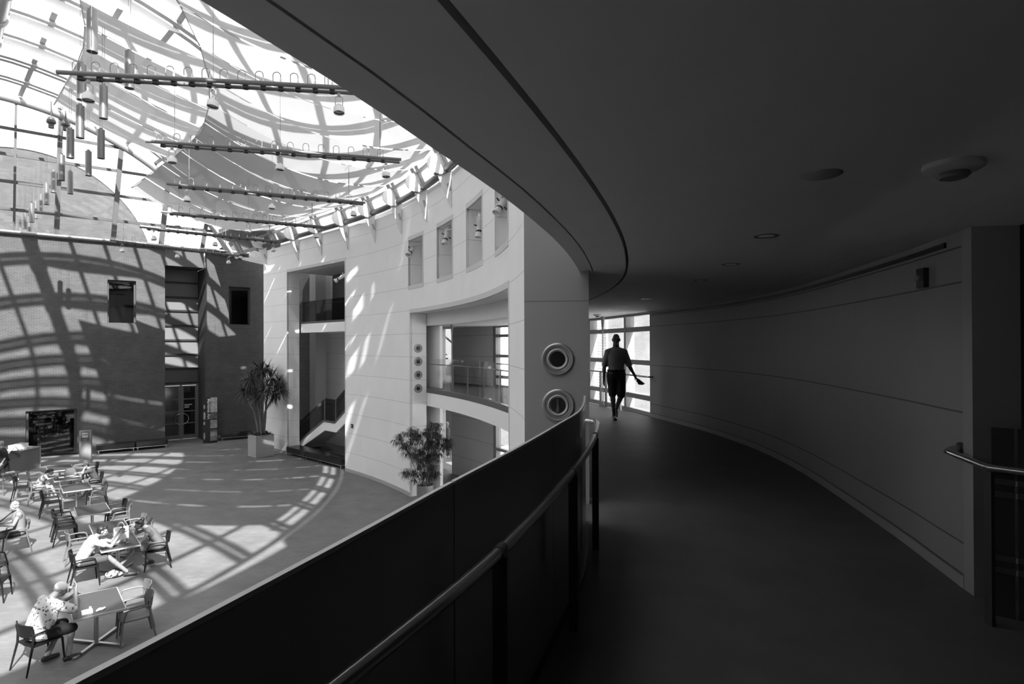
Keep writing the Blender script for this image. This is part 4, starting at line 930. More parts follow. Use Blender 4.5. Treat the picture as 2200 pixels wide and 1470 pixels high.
# ------------------------------------------------------------------ cafe furniture
UU = Vector((.766, .643, 0)); VV = Vector((.643, -.766, 0)); TANG = math.atan2(.643, .766)
TOPM = mat('table_laminate', .045, .35, spec=.4, var=.08); EDGEM = mat('table_edge', .45, .35, metal=.5)
BLKCH = mat('black_chair', .008, .5, spec=.2); GRYCH = mat('ash_chair', .10, .45, spec=.35, var=.06)
def make_table():
    o = thing('cafe_table', 'x', 'table')
    m = MB(); m.box((0, 0, .742), (.75, 1.21, .016)); m.build('tabletop', TOPM, o)
    m = MB()
    for c, s in (((0, .6115, .733), (.766, .017, .034)), ((0, -.6115, .733), (.766, .017, .034)), ((.3835, 0, .733), (.017, 1.206, .034)), ((-.3835, 0, .733), (.017, 1.206, .034))): m.box(c, s)
    m.build('edge_band', EDGEM, o)
    for y in (-.12, .12): m = MB(); m.cyl((0, y, .05), (0, y, .72), .028, n=12); m.build('column', SATIN, o)
    m = MB(); m.box((0, 0, .715), (.5, .7, .03)); m.build('top_plate', BLACK, o)
    for s in (1, -1):
        m = MB(); m.beam((-.36*s, -.44, .028), (.36*s, .44, .028), .055, .035); m.build('foot', SATIN, o)
    return o
def make_chair(mt):
    o = thing('cafe_armchair', 'x', 'chair')
    m = MB(); n = 8; top = []; bot = []
    prof = [(-.235, -.22), (-.245, 0), (-.24, .2), (-.2, .235), (0, .245), (.2, .235), (.24, .2), (.245, 0), (.235, -.22), (0, -.24)]
    m.loft([[Vector((x*k, y*k, z)) for x, y in prof] for k, z in ((.96, .425), (1, .432), (1, .448), (.97, .455), (.6, .447))], True, False, False); m.build('seat', mt, o)
    m = MB(); rings = []
    for i in range(11):
        f = i/10*2-1; x = .25*f; y = -.27+.075*abs(f)**2; h0, h1 = .585+.03*abs(f), .815-.02*abs(f)**2
        rings.append([Vector((x, y-.012, h0)), Vector((x, y-.045, h1)), Vector((x, y-.028, h1+.004)), Vector((x, y+.008, h0))])
    m.loft(rings, True, False, False); m.build('backrest', mt, o)
    for s in (-1, 1):
        m = MB(); m.tube([(s*.265, -.32, 0), (s*.235, -.225, .44), (s*.245, -.215, .60), (s*.238, -.245, .74)], [.013, .02, .02, .013], 8); m.build('leg', mt, o)
        m = MB(); m.tube([(s*.25, .245, 0), (s*.243, .21, .43)], [.013, .02], 8); m.build('leg', mt, o)
        m = MB(); m.tube([(s*.243, -.22, .645), (s*.275, -.1, .655), (s*.28, .1, .65), (s*.275, .15, .63), (s*.258, .185, .52), (s*.243, .205, .435)], [.014, .016, .018, .016, .014, .014], 8); m.build('armrest', mt, o)
    return o
protoT = make_table(); proto = {'k': make_chair(BLKCH), 'g': make_chair(GRYCH)}; used = set()
TBL = {}
def place_table(key, fl, fr, label):
    a, b = Pz(fl[0], fl[1], .75), Pz(fr[0], fr[1], .75); c = (a+b)/2-VV*.605; c.z = 0
    o = protoT if 'T' not in used else copy_tree(protoT); used.add('T'); o.location = c; o.rotation_euler = (0, 0, TANG)
    TBL[key] = c; return relabel(o, label, 'cafe tables in the atrium')
def place_chair(col, p, face, label):
    o = proto[col] if col not in used else copy_tree(proto[col]); used.add(col)
    o.location = p; o.rotation_euler = (0, 0, math.atan2(face[1], face[0])-PI/2); CH[label] = o
    return relabel(o, label, 'armchairs around the cafe tables')
CH = {}
place_table('A', (157.6, 1334.8), (269, 1305.5), 'dark topped cafe table nearest the viewer, before the person in a cap')
place_table('B', (217.9, 1187), (301.3, 1168.8), 'cafe table carrying the white bag, between two people facing each other')
place_table('C', (209.2, 1150.7), (273.4, 1139), 'empty cafe table directly behind the table with the white bag')
place_table('D', (166.7, 1109.7), (238.2, 1098.8), 'empty cafe table with two black chairs at its left')
place_table('E', (136, 1057.8), (197, 1049.5), 'empty cafe table just in front of the papers table')
place_table('F', (117, 1034), (175, 1028), 'cafe table with papers, people leaning over it from both sides')
place_table('G', (104, 1014), (156, 1007), 'farthest cafe table, near the pale reception desk')
def rel(key, a, b): return TBL[key]+UU*a+VV*b
def vv(v): return (v.x, v.y)
cA = rel('A', -.80, .25); fA = Vector((.45, .89, 0)).normalized()
place_chair('k', cA, vv(fA), 'black armchair under the person in the white cap')
place_chair('g', rel('A', .56, .24), vv(-UU), 'pale wooden armchair at the nearest table, front of the pair on its right')
place_chair('g', rel('A', .62, -.36), vv(-UU), 'pale wooden armchair at the nearest table, rear of the pair on its right')
cB = rel('B', -.66, .36); fB = Vector((.75, .66, 0)).normalized()
place_chair('k', cB, vv(fB), 'black armchair under the person holding up a phone')
cW = rel('B', .78, .16); fW = Vector((-.86, -.5, 0)).normalized()
place_chair('k', cW, vv(fW), 'black armchair under the person with a hair bun')
place_chair('g', rel('C', -.62, -.02), vv(UU), 'pale armchair left of the empty table behind the white bag')
place_chair('g', rel('C', .66, .10), vv(-UU), 'pale armchair right of the table behind the white bag, front one')
place_chair('g', rel('C', .6, -.54), vv(-UU), 'pale armchair right of the table behind the white bag, rear one')
place_chair('k', rel('D', -.60, .30), vv(UU), 'black armchair on the left of the fourth table, front one')
place_chair('k', rel('D', -.62, -.32), vv(UU), 'black armchair on the left of the fourth table, rear one')
place_chair('g', rel('D', .62, .22), vv(-UU), 'pale armchair on the right of the fourth table')
place_chair('k', rel('D', .60, -.42), vv(-UU), 'black armchair showing only its back right of the fourth table')
place_chair('k', rel('E', -.66, .36), vv(UU), 'black armchair left of the table in front of the papers table')
place_chair('g', rel('E', -.58, -.3), vv(UU), 'pale armchair pushed in left of the table before the papers table')
place_chair('g', rel('E', .55, .3), vv(-UU), 'pale armchair right of the table before the papers table, front one')
place_chair('g', rel('E', .56, -.32), vv(-UU), 'pale armchair right of the table before the papers table, rear one')
cG1 = rel('F', -.78, .25); cG2 = rel('F', .78, .16)
place_chair('g', cG1, vv(UU), 'pale armchair under the long haired person in shorts')
place_chair('k', cG2, vv(-UU), 'black armchair under the person in the dark cap')
place_chair('k', Pz(58, 1072, 0)-UU*.1, (.85, .52), 'black armchair standing alone left of the papers table')
place_chair('k', rel('G', .95, .0), vv(-UU), 'empty black armchair pulled out right of the farthest table')
place_chair('g', rel('G', -.70, .2), vv(UU), 'pale armchair left of the farthest table')
place_chair('g', rel('G', .62, -.62), vv(-UU), 'pale armchair behind the farthest table')
cC = Pz(33, 1188, 0); fC = Vector((-.72, -.69, 0)).normalized()
place_chair('g', cC, vv(fC), 'pale armchair under the person with the camera')
place_chair('k', Pz(-14, 1291, 0), (.9, .4), 'black armchair cut by the left picture edge, nearer one')
place_chair('k', Pz(-18, 1258, 0), (.9, .4), 'black armchair cut by the left picture edge, farther one')

# ------------------------------------------------------------------ people
def remesh(mb, name, mt, parent, vox, smooth=2):
    me = bpy.data.meshes.new(name); me.from_pydata([tuple(p) for p in mb.v], [], mb.f); t = bpy.data.objects.new('tmp', me); COL.objects.link(t)
    r = t.modifiers.new('r', 'REMESH'); r.mode = 'VOXEL'; r.voxel_size = vox; r.use_smooth_shade = True
    s = t.modifiers.new('s', 'SMOOTH'); s.factor = .5; s.iterations = smooth
    dg = bpy.context.evaluated_depsgraph_get(); nm = bpy.data.meshes.new_from_object(t.evaluated_get(dg))
    bpy.data.objects.remove(t); bpy.data.meshes.remove(me)
    nm.name = name; nm.materials.clear(); nm.materials.append(mt); nm.polygons.foreach_set('use_smooth', [True]*len(nm.polygons))
    o = bpy.data.objects.new(name, nm); COL.objects.link(o); o.parent = parent; return o
V3 = Vector
def rotx(J, keys, piv, deg, axis='X'):
    M = Matrix.Rotation(deg*D2R, 3, axis); piv = V3(piv)
    for k in keys: J[k] = piv+M @ (V3(J[k])-piv)
UPPER = ['waist', 'chest', 'neck', 'head', 'shL', 'shR', 'elL', 'elR', 'wrL', 'wrR']
def stand(h=1.75):
    k = h/1.75
    J = dict(pelvis=(0, 0, .95), waist=(0, 0, 1.08), chest=(0, .0, 1.27), neck=(0, -.005, 1.48), head=(0, .02, 1.63), shL=(-.19, 0, 1.42), shR=(.19, 0, 1.42), elL=(-.25, -.03, 1.14), elR=(.25, -.03, 1.14),
             wrL=(-.27, .05, .89), wrR=(.27, .05, .89), hipL=(-.095, 0, .92), hipR=(.095, 0, .92), knL=(-.1, .02, .5), knR=(.1, .02, .5), anL=(-.1, -.02, .09), anR=(.1, -.02, .09), ftL=(0, 1, 0), ftR=(0, 1, 0), look=(0, 1, 0))
    return {a: V3(b)*(k if a not in ('ftL', 'ftR', 'look') else 1) for a, b in J.items()}
def sit(k=1.0):
    J = dict(pelvis=(0, -.08, .56), waist=(0, -.09, .70), chest=(0, -.07, .90), neck=(0, -.05, 1.11), head=(0, -.01, 1.25), shL=(-.185, -.06, 1.04), shR=(.185, -.06, 1.04), elL=(-.25, .06, .80), elR=(.25, .06, .80),
             wrL=(-.16, .30, .79), wrR=(.16, .30, .79), hipL=(-.095, -.05, .55), hipR=(.095, -.05, .55), knL=(-.12, .38, .53), knR=(.12, .38, .53), anL=(-.12, .40, .09), anR=(.12, .40, .09), ftL=(0, 1, 0), ftR=(0, 1, 0), look=(0, 1, 0))
    return {a: V3(b)*(k if a not in ('ftL', 'ftR', 'look') else 1) for a, b in J.items()}
def basis(look, up=V3((0, 0, 1))):
    y = V3(look).normalized(); x = y.cross(up).normalized(); z = x.cross(y); return Matrix((x, y, z)).transposed()
def hand(mb, wr, d, palm, k=1.0, curl=.6, side=1):
    d = V3(d).normalized(); palm = V3(palm); palm = (palm-d*palm.dot(d)).normalized(); s = d.cross(palm)*side
    mb.chain([wr, wr+d*.04*k], [.028*k, .03*k])
    for i, off in enumerate((-.03, -.01, .01, .03)): mb.capsule(wr+d*.02*k+s*off*.6*k, wr+d*.085*k+s*off*k, .016*k, .0125*k, 8)
    for i, (off, L) in enumerate(((-.03, .062), (-.01, .074), (.01, .08), (.03, .07))):
        b = wr+d*.088*k+s*off*k; a1 = .25*curl; a2 = .9*curl
        p1 = b+(d*math.cos(a1)+palm*math.sin(a1))*L*.5*k; p2 = p1+(d*math.cos(a2)+palm*math.sin(a2))*L*.5*k
        mb.chain([b, p1, p2], [.0105*k, .0095*k, .008*k], 8)
    t0 = wr+d*.03*k+s*.028*k; t1 = t0+(d*.6+s*.7+palm*.3)*.042*k; t2 = t1+(d*.9+palm*.35)*.032*k; mb.chain([t0, t1, t2], [.013*k, .012*k, .0095*k], 8)
def head_mesh(mb, c, look, k=1.0):
    B = basis(look); P = lambda x, y, z: V3(c)+B @ V3((x*k, y*k, z*k))
    def el(x, y, z, a, b, d): mb.ell(P(x, y, z), a*k, b*k, d*k, B)
    el(0, -.012, .03, .074, .094, .09); el(0, .018, -.035, .062, .07, .075); el(0, .045, -.075, .035, .04, .035); el(0, .06, -.01, .055, .03, .055)
    mb.chain([P(0, .088, .012), P(0, .108, -.022)], [.011*k, .015*k], 8); mb.capsule(P(-.012, .094, -.03), P(.012, .094, -.03), .011*k, .011*k, 8)
    mb.capsule(P(-.05, .078, .03), P(.05, .078, .03), .013*k, .013*k, 8)
    for s in (-1, 1):
        mb.ell(P(s*.031, .078, .012), .014*k, .011*k, .010*k, B); mb.ell(P(s*.078, -.01, -.005), .012*k, .024*k, .033*k, B); mb.ell(P(s*.042, .06, -.025), .022*k, .02*k, .022*k, B)
    mb.capsule(P(-.02, .088, -.056), P(.02, .088, -.056), .009*k, .009*k, 8); mb.capsule(P(-.015, .086, -.068), P(.015, .086, -.068), .009*k, .009*k, 8)
    return P, B
SKIN = mat('skin', .20, .5, spec=.35); SKIND = mat('skin_shade', .20, .5)
def person(label, loc, face, J, k=1.0, fat=1.0, skin=SKIN, shirt=None, shorts=None, sleeve=.55, thigh=.85, vox=.010, shoe=None, hair=None, hairkind='short', dress=None, curl=.7, palmL=(1, 0, 0), palmR=(-1, 0, 0), sock=None, foot=None, apron=0, nk=1.0, tuck=0):
    o = thing('person', label, 'person', loc, math.atan2(face[1], face[0])-PI/2)
    m = MB(); Z = V3((0, 0, 1)); tb = basis(V3((0, 1, 0)))
    up = (J['neck']-J['pelvis']).normalized(); sx = (J['shR']-J['shL']).normalized(); fy = up.cross(sx).normalized(); TB = Matrix((sx, fy, up)).transposed()
    def torso(mb, e, hem=0.0):
        sp = [J['pelvis']-up*(.10-hem)*k, J['pelvis'], J['waist'], J['chest'], J['neck']]
        def at(s):
            i = min(int(s), 3); return sp[i]+(sp[i+1]-sp[i])*(s-i)
        prof = [(0, .13, .095), (.35, .162, .118), (1, .168, .122), (1.6, .150, .112), (2, .146, .108), (2.5, .158, .115), (3, .172, .12), (3.3, .178, .115), (3.6, .160, .098), (3.82, .115, .08), (4.0, .06, .06)]
        rings = []
        for s, a, b in prof:
            if hem and s < (.9 if tuck else .2): continue
            bel = fat**(1.7 if .3 < s < 2.6 else 1.0); c = at(s)+fy*(b*(bel-1)*.45*k)
            rings.append([c+sx*((a*fat*k+e)*math.cos(q)*(1 if abs(math.cos(q)) < .9 else .98))+fy*((b*bel*k+e)*math.sin(q)) for q in rng(0, 2*PI, 20)[:-1]])
        mb.loft(rings, True)
        for s in 'LR':
            mb.chain([J['neck']-up*.045*k, J['sh'+s]], [.05*k+e*.8, .058*k+e]); mb.capsule(J['sh'+s], at(3.0)+(J['sh'+s]-at(3.45))*.55, .058*k+e, .07*k+e)
    torso(m, 0)
    m.chain([J['neck']-up*.06*k, J['neck'], J['head']-V3(J['look'])*.02-Z*.02], [.068*k*nk, .060*k*nk, .057*k*nk])
    for s in 'LR':
        m.chain([J['sh'+s], J['el'+s], J['wr'+s]], [.052*k*fat**.5, .040*k*fat**.5, .027*k])
        mid = J['el'+s]+(J['wr'+s]-J['el'+s])*.25; m.capsule(J['el'+s], mid, .038*k, .042*k)
        m.chain([J['hip'+s], J['kn'+s], J['an'+s]], [.088*k*fat**.5, .056*k, .038*k])
        cf = J['kn'+s]+(J['an'+s]-J['kn'+s])*.28; m.capsule(J['kn'+s], cf, .052*k, .056*k)
        hand(m, J['wr'+s], J['wr'+s]-J['el'+s], palmL if s == 'L' else palmR, k, curl, 1 if s == 'L' else -1)
        f = V3(J['ft'+s]).normalized(); a = J['an'+s]; m.chain([a-f*.03*k-Z*.04*k, a+f*.12*k-Z*.055*k], [.036*k, .028*k])
    P, B = head_mesh(m, J['head'], J['look'], k)
    remesh(m, 'body', skin, o, vox)
    if shirt:
        c = MB(); torso(c, .020*k, .02)
        for s in 'LR':
            c.capsule(J['sh'+s], J['sh'+s]+(J['el'+s]-J['sh'+s])*sleeve, .074*k*fat**.5, .068*k*fat**.5) if sleeve > 0 else None
        if apron: c.ell(J['pelvis']+fy*.01, .19*k*fat, .15*k*fat, .11*k, TB)
        remesh(c, 'shirt', shirt, o, vox*1.1, 3)
    if dress:
        c = MB(); torso(c, .016*k)
        for s in 'LR': c.capsule(J['hip'+s], J['hip'+s]+(J['kn'+s]-J['hip'+s])*.9, .105*k, .095*k)
        c.capsule((J['hipL']+J['hipR'])/2, ((J['knL']+J['knR'])/2*.8+(J['hipL']+J['hipR'])*.1), .12*k, .09*k)
        remesh(c, 'dress', dress, o, vox*1.1, 3)
    if shorts:
        c = MB(); c.ell(J['pelvis'], .178*k*fat, .138*k*fat, .13*k, TB)
        if tuck: c.loft([[V3((.180*math.cos(a), .141*math.sin(a), z)) for a in rng(0, 2*PI, 24)[:-1]] for z in (.88, .95, 1.04)], True)
        for s in 'LR':
            if thigh <= 1: c.capsule(J['hip'+s], J['hip'+s]+(J['kn'+s]-J['hip'+s])*thigh, .105*k*fat**.5, .086*k)
            else: c.chain([J['hip'+s], J['kn'+s], J['kn'+s]+(J['an'+s]-J['kn'+s])*.92], [.104*k*fat**.5, .076*k, .062*k])
        remesh(c, 'trousers' if thigh > 1 else 'shorts', shorts, o, vox*1.1, 3)
    for s in 'LR':
        f = V3(J['ft'+s]).normalized(); a = J['an'+s]
        if sock: c = MB(); kk = J['kn'+s]-a; c.capsule(a, a+kk*.3, .046*k, .05*k); remesh(c, 'sock', sock, o, .012, 1)
        if shoe:
            c = MB(); M2 = basis(f); c.chain([a-f*.045*k-Z*.045*k, a+f*.07*k-Z*.052*k, a+f*.165*k-Z*.058*k], [.043*k, .046*k, .036*k]); c.capsule(a-f*.01-Z*.03*k, a-Z*.005, .045*k, .046*k)
            remesh(c, 'shoe', shoe, o, vox, 1)
    if hair:
        c = MB(); q = lambda x, y, z, a, b, d: c.ell(P(x, y, z), a*k, b*k, d*k, B)
        if hairkind != 'bald': q(0, -.032, .05, .083, .092, .085)
        else: q(0, -.04, .005, .079, .072, .045)
        if hairkind != 'bald': q(0, -.05, .0, .078, .065, .085)
        if hairkind == 'short': q(0, .03, .095, .062, .06, .035)
        if hairkind == 'bun': q(0, -.10, .115, .055, .055, .055); q(0, .02, .09, .066, .06, .035)
        if hairkind == 'long': q(0, .02, .09, .066, .06, .035); c.chain([P(0, -.09, .02), P(0, -.12, -.14), P(.02, -.13, -.26)], [.07*k, .06*k, .03*k])
        if hairkind == 'curly':
            for i in range(16): a = random.uniform(0, 2*PI); b = random.uniform(-.1, 1.2); q(.07*math.cos(a)*math.cos(b), -.03+.08*math.sin(a)*math.cos(b)*(1 if math.sin(a) < 0 else .6), .04+.085*math.sin(b), .034, .034, .034)
        remesh(c, 'hair', hair, o, .008, 1)
    return o, P, B
def blot_mat(name, base, blot, scale, thr=.56):
    m, nt, b = node_mat(name); MATS[name] = m; tc = nt.nodes.new('ShaderNodeTexCoord'); n = nt.nodes.new('ShaderNodeTexNoise'); n.inputs['Scale'].default_value = scale; n.inputs['Detail'].default_value = 3
    nt.links.new(tc.outputs['Object'], n.inputs['Vector']); r = nt.nodes.new('ShaderNodeMapRange'); r.inputs[1].default_value = thr; r.inputs[2].default_value = thr+.04; r.inputs[3].default_value = base; r.inputs[4].default_value = blot
    nt.links.new(n.outputs['Fac'], r.inputs[0]); nt.links.new(r.outputs[0], b.inputs['Base Color']); b.inputs['Roughness'].default_value = .8; return m
H_DARK = mat('dark_hair', .012, .5); H_GREY = mat('grey_hair', .20, .6); C_WHITE = mat('white_cloth', .62, .8); C_BLACK = mat('black_cloth', .010, .85); C_MID = mat('mid_cloth', .07, .85); C_LIGHT = mat('light_cloth', .20, .8); C_DARK = mat('charcoal_cloth', .03, .85)
SHOE_D = mat('dark_shoe', .03, .5); SHOE_W = mat('white_shoe', .55, .6)
# the walking man in the gallery
J = stand(1.77)
for s_, q_ in (('L', -1), ('R', 1)): J['sh'+s_] = V3((q_*.165, 0, 1.395))
J['neck'].z = 1.50; J['chest'].z = 1.26
J['hipL'] += V3((0, .01, 0)); J['knR'] = V3((.08, .03, .51)); J['anR'] = V3((.045, .0, .09)); J['ftR'] = V3((-.03, 1, -.06))
J['knL'] = V3((-.085, .10, .49)); J['anL'] = V3((-.03, -.26, .22)); J['ftL'] = V3((.1, .75, -.65))
J['elR'] = V3((.245, -.02, 1.08)); J['wrR'] = V3((.26, .05, .85)); J['elL'] = V3((-.285, -.02, 1.09)); J['wrL'] = V3((-.36, .09, .93))
J['head'] += V3((0, .01, .01))
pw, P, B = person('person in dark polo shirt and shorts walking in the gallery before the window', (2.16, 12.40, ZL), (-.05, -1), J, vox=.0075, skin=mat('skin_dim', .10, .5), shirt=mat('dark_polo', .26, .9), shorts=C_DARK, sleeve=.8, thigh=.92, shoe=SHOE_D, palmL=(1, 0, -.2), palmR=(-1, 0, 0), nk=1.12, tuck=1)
m = MB(); m.tube([V3((.174*math.cos(a), .136*math.sin(a), 1.022)) for a in rng(0, 2*PI, 24)[:-1]], .019, 6, False, True); m.build('belt', C_BLACK, pw, world=False)
m = MB(); m.tube([V3((.066*math.cos(a), -.004+.062*math.sin(a), 1.488+.012*math.cos(a)**2-.03*math.sin(a))) for a in rng(0, 2*PI, 20)[:-1]], .013, 6, False, True); m.build('collar', MATS['dark_polo'], pw, world=False)
wl = Matrix.Rotation(math.atan2(-1, -.05)-PI/2, 4, 'Z') @ J['wrL']
bp_ = V3((2.16, 12.40, ZL))+wl
bk = thing('folded_leaflet', 'folded paper leaflet in the hand of the person walking in the gallery', 'leaflet', bp_+V3((.04, -.03, -.09)))
m = MB(); c = bk.location; m.prism([c+V3((-.03, 0, .05)), c+V3((.045, 0, .01)), c+V3((.17, -.01, -.09)), c+V3((.12, 0, -.115)), c+V3((.03, 0, -.105))], (0, -.012, 0)); m.build('pages', mat('grey_paper', .10, .8), bk)
# man in the white cap
J = sit(1.02); rotx(J, UPPER, J['pelvis'], -22); J['head'] += V3((.01, .05, -.03)); J['look'] = V3((.3, .85, -.42)).normalized()
J['elR'] = V3((.34, .36, .86)); J['wrR'] = V3((.16, .46, 1.12)); J['elL'] = V3((-.2, .30, .82)); J['wrL'] = V3((.0, .47, .98))
J['knR'] = V3((.24, .36, .53)); J['anR'] = V3((.25, .30, .09)); J['anL'] = V3((-.06, .12, .09)); J['knL'] = V3((-.12, .4, .52)); J['ftR'] = V3((.2, 1, 0))
pc, P, B = person('person in white cap and patterned shirt eating at the nearest table', cA, vv(fA), J, fat=1.32, vox=.009, shirt=blot_mat('printed_shirt', .55, .08, 22, .575), shorts=C_BLACK, sleeve=.85, thigh=1.0, shoe=SHOE_D, sock=C_LIGHT, hair=H_GREY, hairkind='bald', apron=1, palmR=(-.3, -.5, .3))
m = MB(); m.ell(P(0, -.014, .055), .088, .103, .078, B); c = P(0, .085, .055); bx = B @ V3((1, 0, 0)); by = B @ V3((0, 1, 0)); bz = B @ V3((0, 0, 1))
m.prism([c-bx*.072-by*.02, c-bx*.06+by*.045, c-bx*.02+by*.07, c+bx*.02+by*.07, c+bx*.06+by*.045, c+bx*.072-by*.02], bz*.012-by*.0); m.build('cap', mat('cap_white', .80, .7), pc, world=False)
# couple at the second table
J = sit(1.0); rotx(J, UPPER, J['pelvis'], -26); J['head'] += V3((.0, .04, -.01)); J['look'] = V3((.05, .95, -.22)).normalized()
J['elL'] = V3((-.12, .52, .84)); J['elR'] = V3((.22, .46, .82)); J['wrL'] = V3((.0, .66, 1.06)); J['wrR'] = V3((.12, .66, 1.05))
J['knR'] = V3((.16, .43, .56)); J['anR'] = V3((.10, .80, .12)); J['knL'] = V3((-.14, .42, .54)); J['anL'] = V3((-.06, .72, .12)); J['ftR'] = V3((.3, .9, 0))
pm, P, B = person('person in white T-shirt and shorts leaning on the table holding a phone', cB, vv(fB), J, vox=.009, shirt=mat('tee_white', .32, .8), shorts=mat('grey_shorts', .055, .85), sleeve=.6, thigh=.85, shoe=SHOE_D, hair=H_DARK, palmL=(.6, .2, .1), palmR=(-.6, .2, .1), curl=1.2)
fm = Matrix.Rotation(math.atan2(fB.y, fB.x)-PI/2, 3, 'Z'); ph = V3(cB)+fm @ ((J['wrL']+J['wrR'])/2+V3((0, .05, .085)))
t = thing('phone', 'dark phone held up by the person in the white T-shirt', 'phone', ph); m = MB(); m.box(ph, (.075, .012, .14), Matrix.Rotation(math.atan2(fB.y, fB.x)-PI/2, 3, 'Z')); m.build('case', C_BLACK, t)
J = sit(.98); rotx(J, UPPER, J['pelvis'], -30); J['head'] += V3((0, .04, -.02)); J['look'] = V3((.0, .96, -.2)).normalized()
J['elR'] = V3((.10, .42, .86)); J['wrR'] = V3((.03, .40, 1.09)); J['elL'] = V3((-.25, .24, .80)); J['wrL'] = V3((-.16, .40, .64))
J['knL'] = V3((-.10, .42, .55)); J['anL'] = V3((.0, .80, .12)); J['knR'] = V3((.14, .38, .56)); J['anR'] = V3((.2, .12, .12)); J['ftL'] = V3((-.2, 1, 0))
pf, P, B = person('person with high hair bun and sundress, chin resting on one hand', cW, vv(fW), J, k=.95, fat=.9, vox=.009, dress=mat('sundress', .10, .85), shoe=SHOE_D, hair=H_DARK, hairkind='bun', palmR=(0, -.6, .2))
# woman with the camera
J = sit(.98); J['look'] = V3((.05, .9, -.35)).normalized(); J['head'] += V3((0, .03, -.01)); J['wrL'] = V3((-.07, .36, .80)); J['wrR'] = V3((.07, .36, .80))
pk, P, B = person('person in sleeveless top sitting at the left edge with a camera', cC, vv(fC), J, k=.97, fat=1.05, vox=.010, shirt=mat('grey_top', .16, .85), shorts=C_BLACK, sleeve=0, thigh=1.2, shoe=SHOE_D, hair=H_GREY, hairkind='curly', skin=SKIN)
m = MB(); m.tube([V3((.03, .0, 1.13)), V3((.05, .12, 1.03)), V3((.04, .32, .86))], .012, 6); m.tube([V3((-.05, -.02, 1.13)), V3((.0, .12, 1.03)), V3((.0, .32, .86))], .012, 6); m.build('camera_strap', C_BLACK, pk, world=False)
fm = Matrix.Rotation(math.atan2(fC.y, fC.x)-PI/2, 3, 'Z'); q = V3(cC)+fm @ V3((0, .42, .84))
t = thing('camera', 'small dark camera in the hands of the person sitting at the left edge', 'camera', q); m = MB(); m.box(q, (.13, .06, .085), fm); m.build('camera_body', C_BLACK, t); m = MB(); m.cyl(q, q+fm @ V3((0, .08, 0)), .03, n=14); m.build('lens', BLACK, t)
# children
J = sit(.88); rotx(J, UPPER, J['pelvis'], -30); J['look'] = V3((.1, .85, -.45)).normalized(); J['head'] += V3((0, .03, -.02)); J['wrL'] = V3((-.12, .44, .78)); J['wrR'] = V3((.08, .46, .78)); J['elL'] = V3((-.22, .26, .77)); J['elR'] = V3((.22, .24, .77))
dz = V3((0, 0, .06)); J = {a: (b+dz if a not in ('ftL', 'ftR', 'look') else b) for a, b in J.items()}; J['anL'].z = J['anR'].z = .09
J['anR'].y = .5; person('long haired person in patterned top and shorts bending over the papers', cG1, vv(UU), J, k=.86, vox=.010, shirt=blot_mat('girl_top', .22, .05, 14, .5), shorts=C_LIGHT, thigh=.7, sleeve=.4, shoe=SHOE_W, hair=H_DARK, hairkind='long')
J = sit(.88); rotx(J, UPPER, J['pelvis'], -24); J['look'] = V3((-.1, .8, -.5)).normalized(); J['wrL'] = V3((-.03, .24, 1.04)); J['elL'] = V3((-.12, .36, .80)); J['wrR'] = V3((.1, .5, .79)); J['elR'] = V3((.22, .26, .79))
J = {a: (b+dz if a not in ('ftL', 'ftR', 'look') else b) for a, b in J.items()}; J['anL'].z = J['anR'].z = .09
pb_, P, B = person('person in dark cap and dark shirt propping head at the papers table', cG2, vv(-UU), J, k=.88, vox=.010, shirt=mat('boy_shirt', .045, .85), shorts=C_MID, thigh=.8, sleeve=.6, shoe=SHOE_D, hair=H_DARK)
m = MB(); m.ell(P(0, -.014, .06), .08, .093, .068, B); m.build('cap', C_DARK, pb_, world=False)
# woman walking at the left edge
J = stand(1.68); J['knL'] = V3((-.09, .22, .52)); J['anL'] = V3((-.08, .36, .11)); J['knR'] = V3((.09, -.06, .48)); J['anR'] = V3((.08, -.34, .13)); J['ftR'] = V3((0, .9, -.3)); rotx(J, UPPER, J['pelvis'], -12)
J['elL'] = V3((-.25, -.05, 1.1)); J['wrL'] = V3((-.22, .08, .86)); J['look'] = V3((0, .95, -.2)).normalized()
pq = Pz(11, 1039, 0); fq = Vector((-.80, -.60, 0))
pe, P, B = person('person in black jacket and trousers striding out at the left edge', pq, vv(fq), J, fat=1.08, vox=.010, shirt=C_BLACK, shorts=C_BLACK, thigh=1.2, sleeve=1.0, shoe=SHOE_W, hair=blot_mat('streaked_hair', .35, .08, 30, .5), hairkind='curly')
fm = Matrix.Rotation(math.atan2(fq.y, fq.x)-PI/2, 3, 'Z'); q = pq+fm @ V3((.14, -.30, 1.12))
t = thing('shoulder_bag', 'dark shoulder bag behind the person striding at the left edge', 'bag', q); m = MB()
m.loft([[q+fm @ (V3((x*.5, y*w_, z))) for x, y in ((-.12, -.17), (.12, -.17), (.12, .17), (-.12, .17))] for z, w_ in ((-.18, .8), (-.1, 1), (.06, 1), (.12, .75))], True, False, False); m.build('bag_body', C_DARK, t); m = MB(); m.tube([q+fm @ V3((0, -.12, .1)), q+fm @ V3((-.02, .0, .3)), q+fm @ V3((0, .12, .1))], .012, 6); m.build('strap', C_BLACK, t)
# visitor in the sunlit side room below
J = stand(1.72); J['wrL'] = V3((-.1, .22, 1.12)); J['elL'] = V3((-.25, .02, 1.12)); J['wrR'] = V3((.12, .22, 1.1)); J['look'] = V3((0, .95, -.3)).normalized()
qv = Pz(961, 984, 0); 
person('person in grey shirt standing in the sunlit gap below the far gallery', qv, (-.95, -.2), J, vox=.011, shirt=C_MID, shorts=C_LIGHT, sleeve=.95, thigh=.9, shoe=SHOE_W, hair=H_GREY)
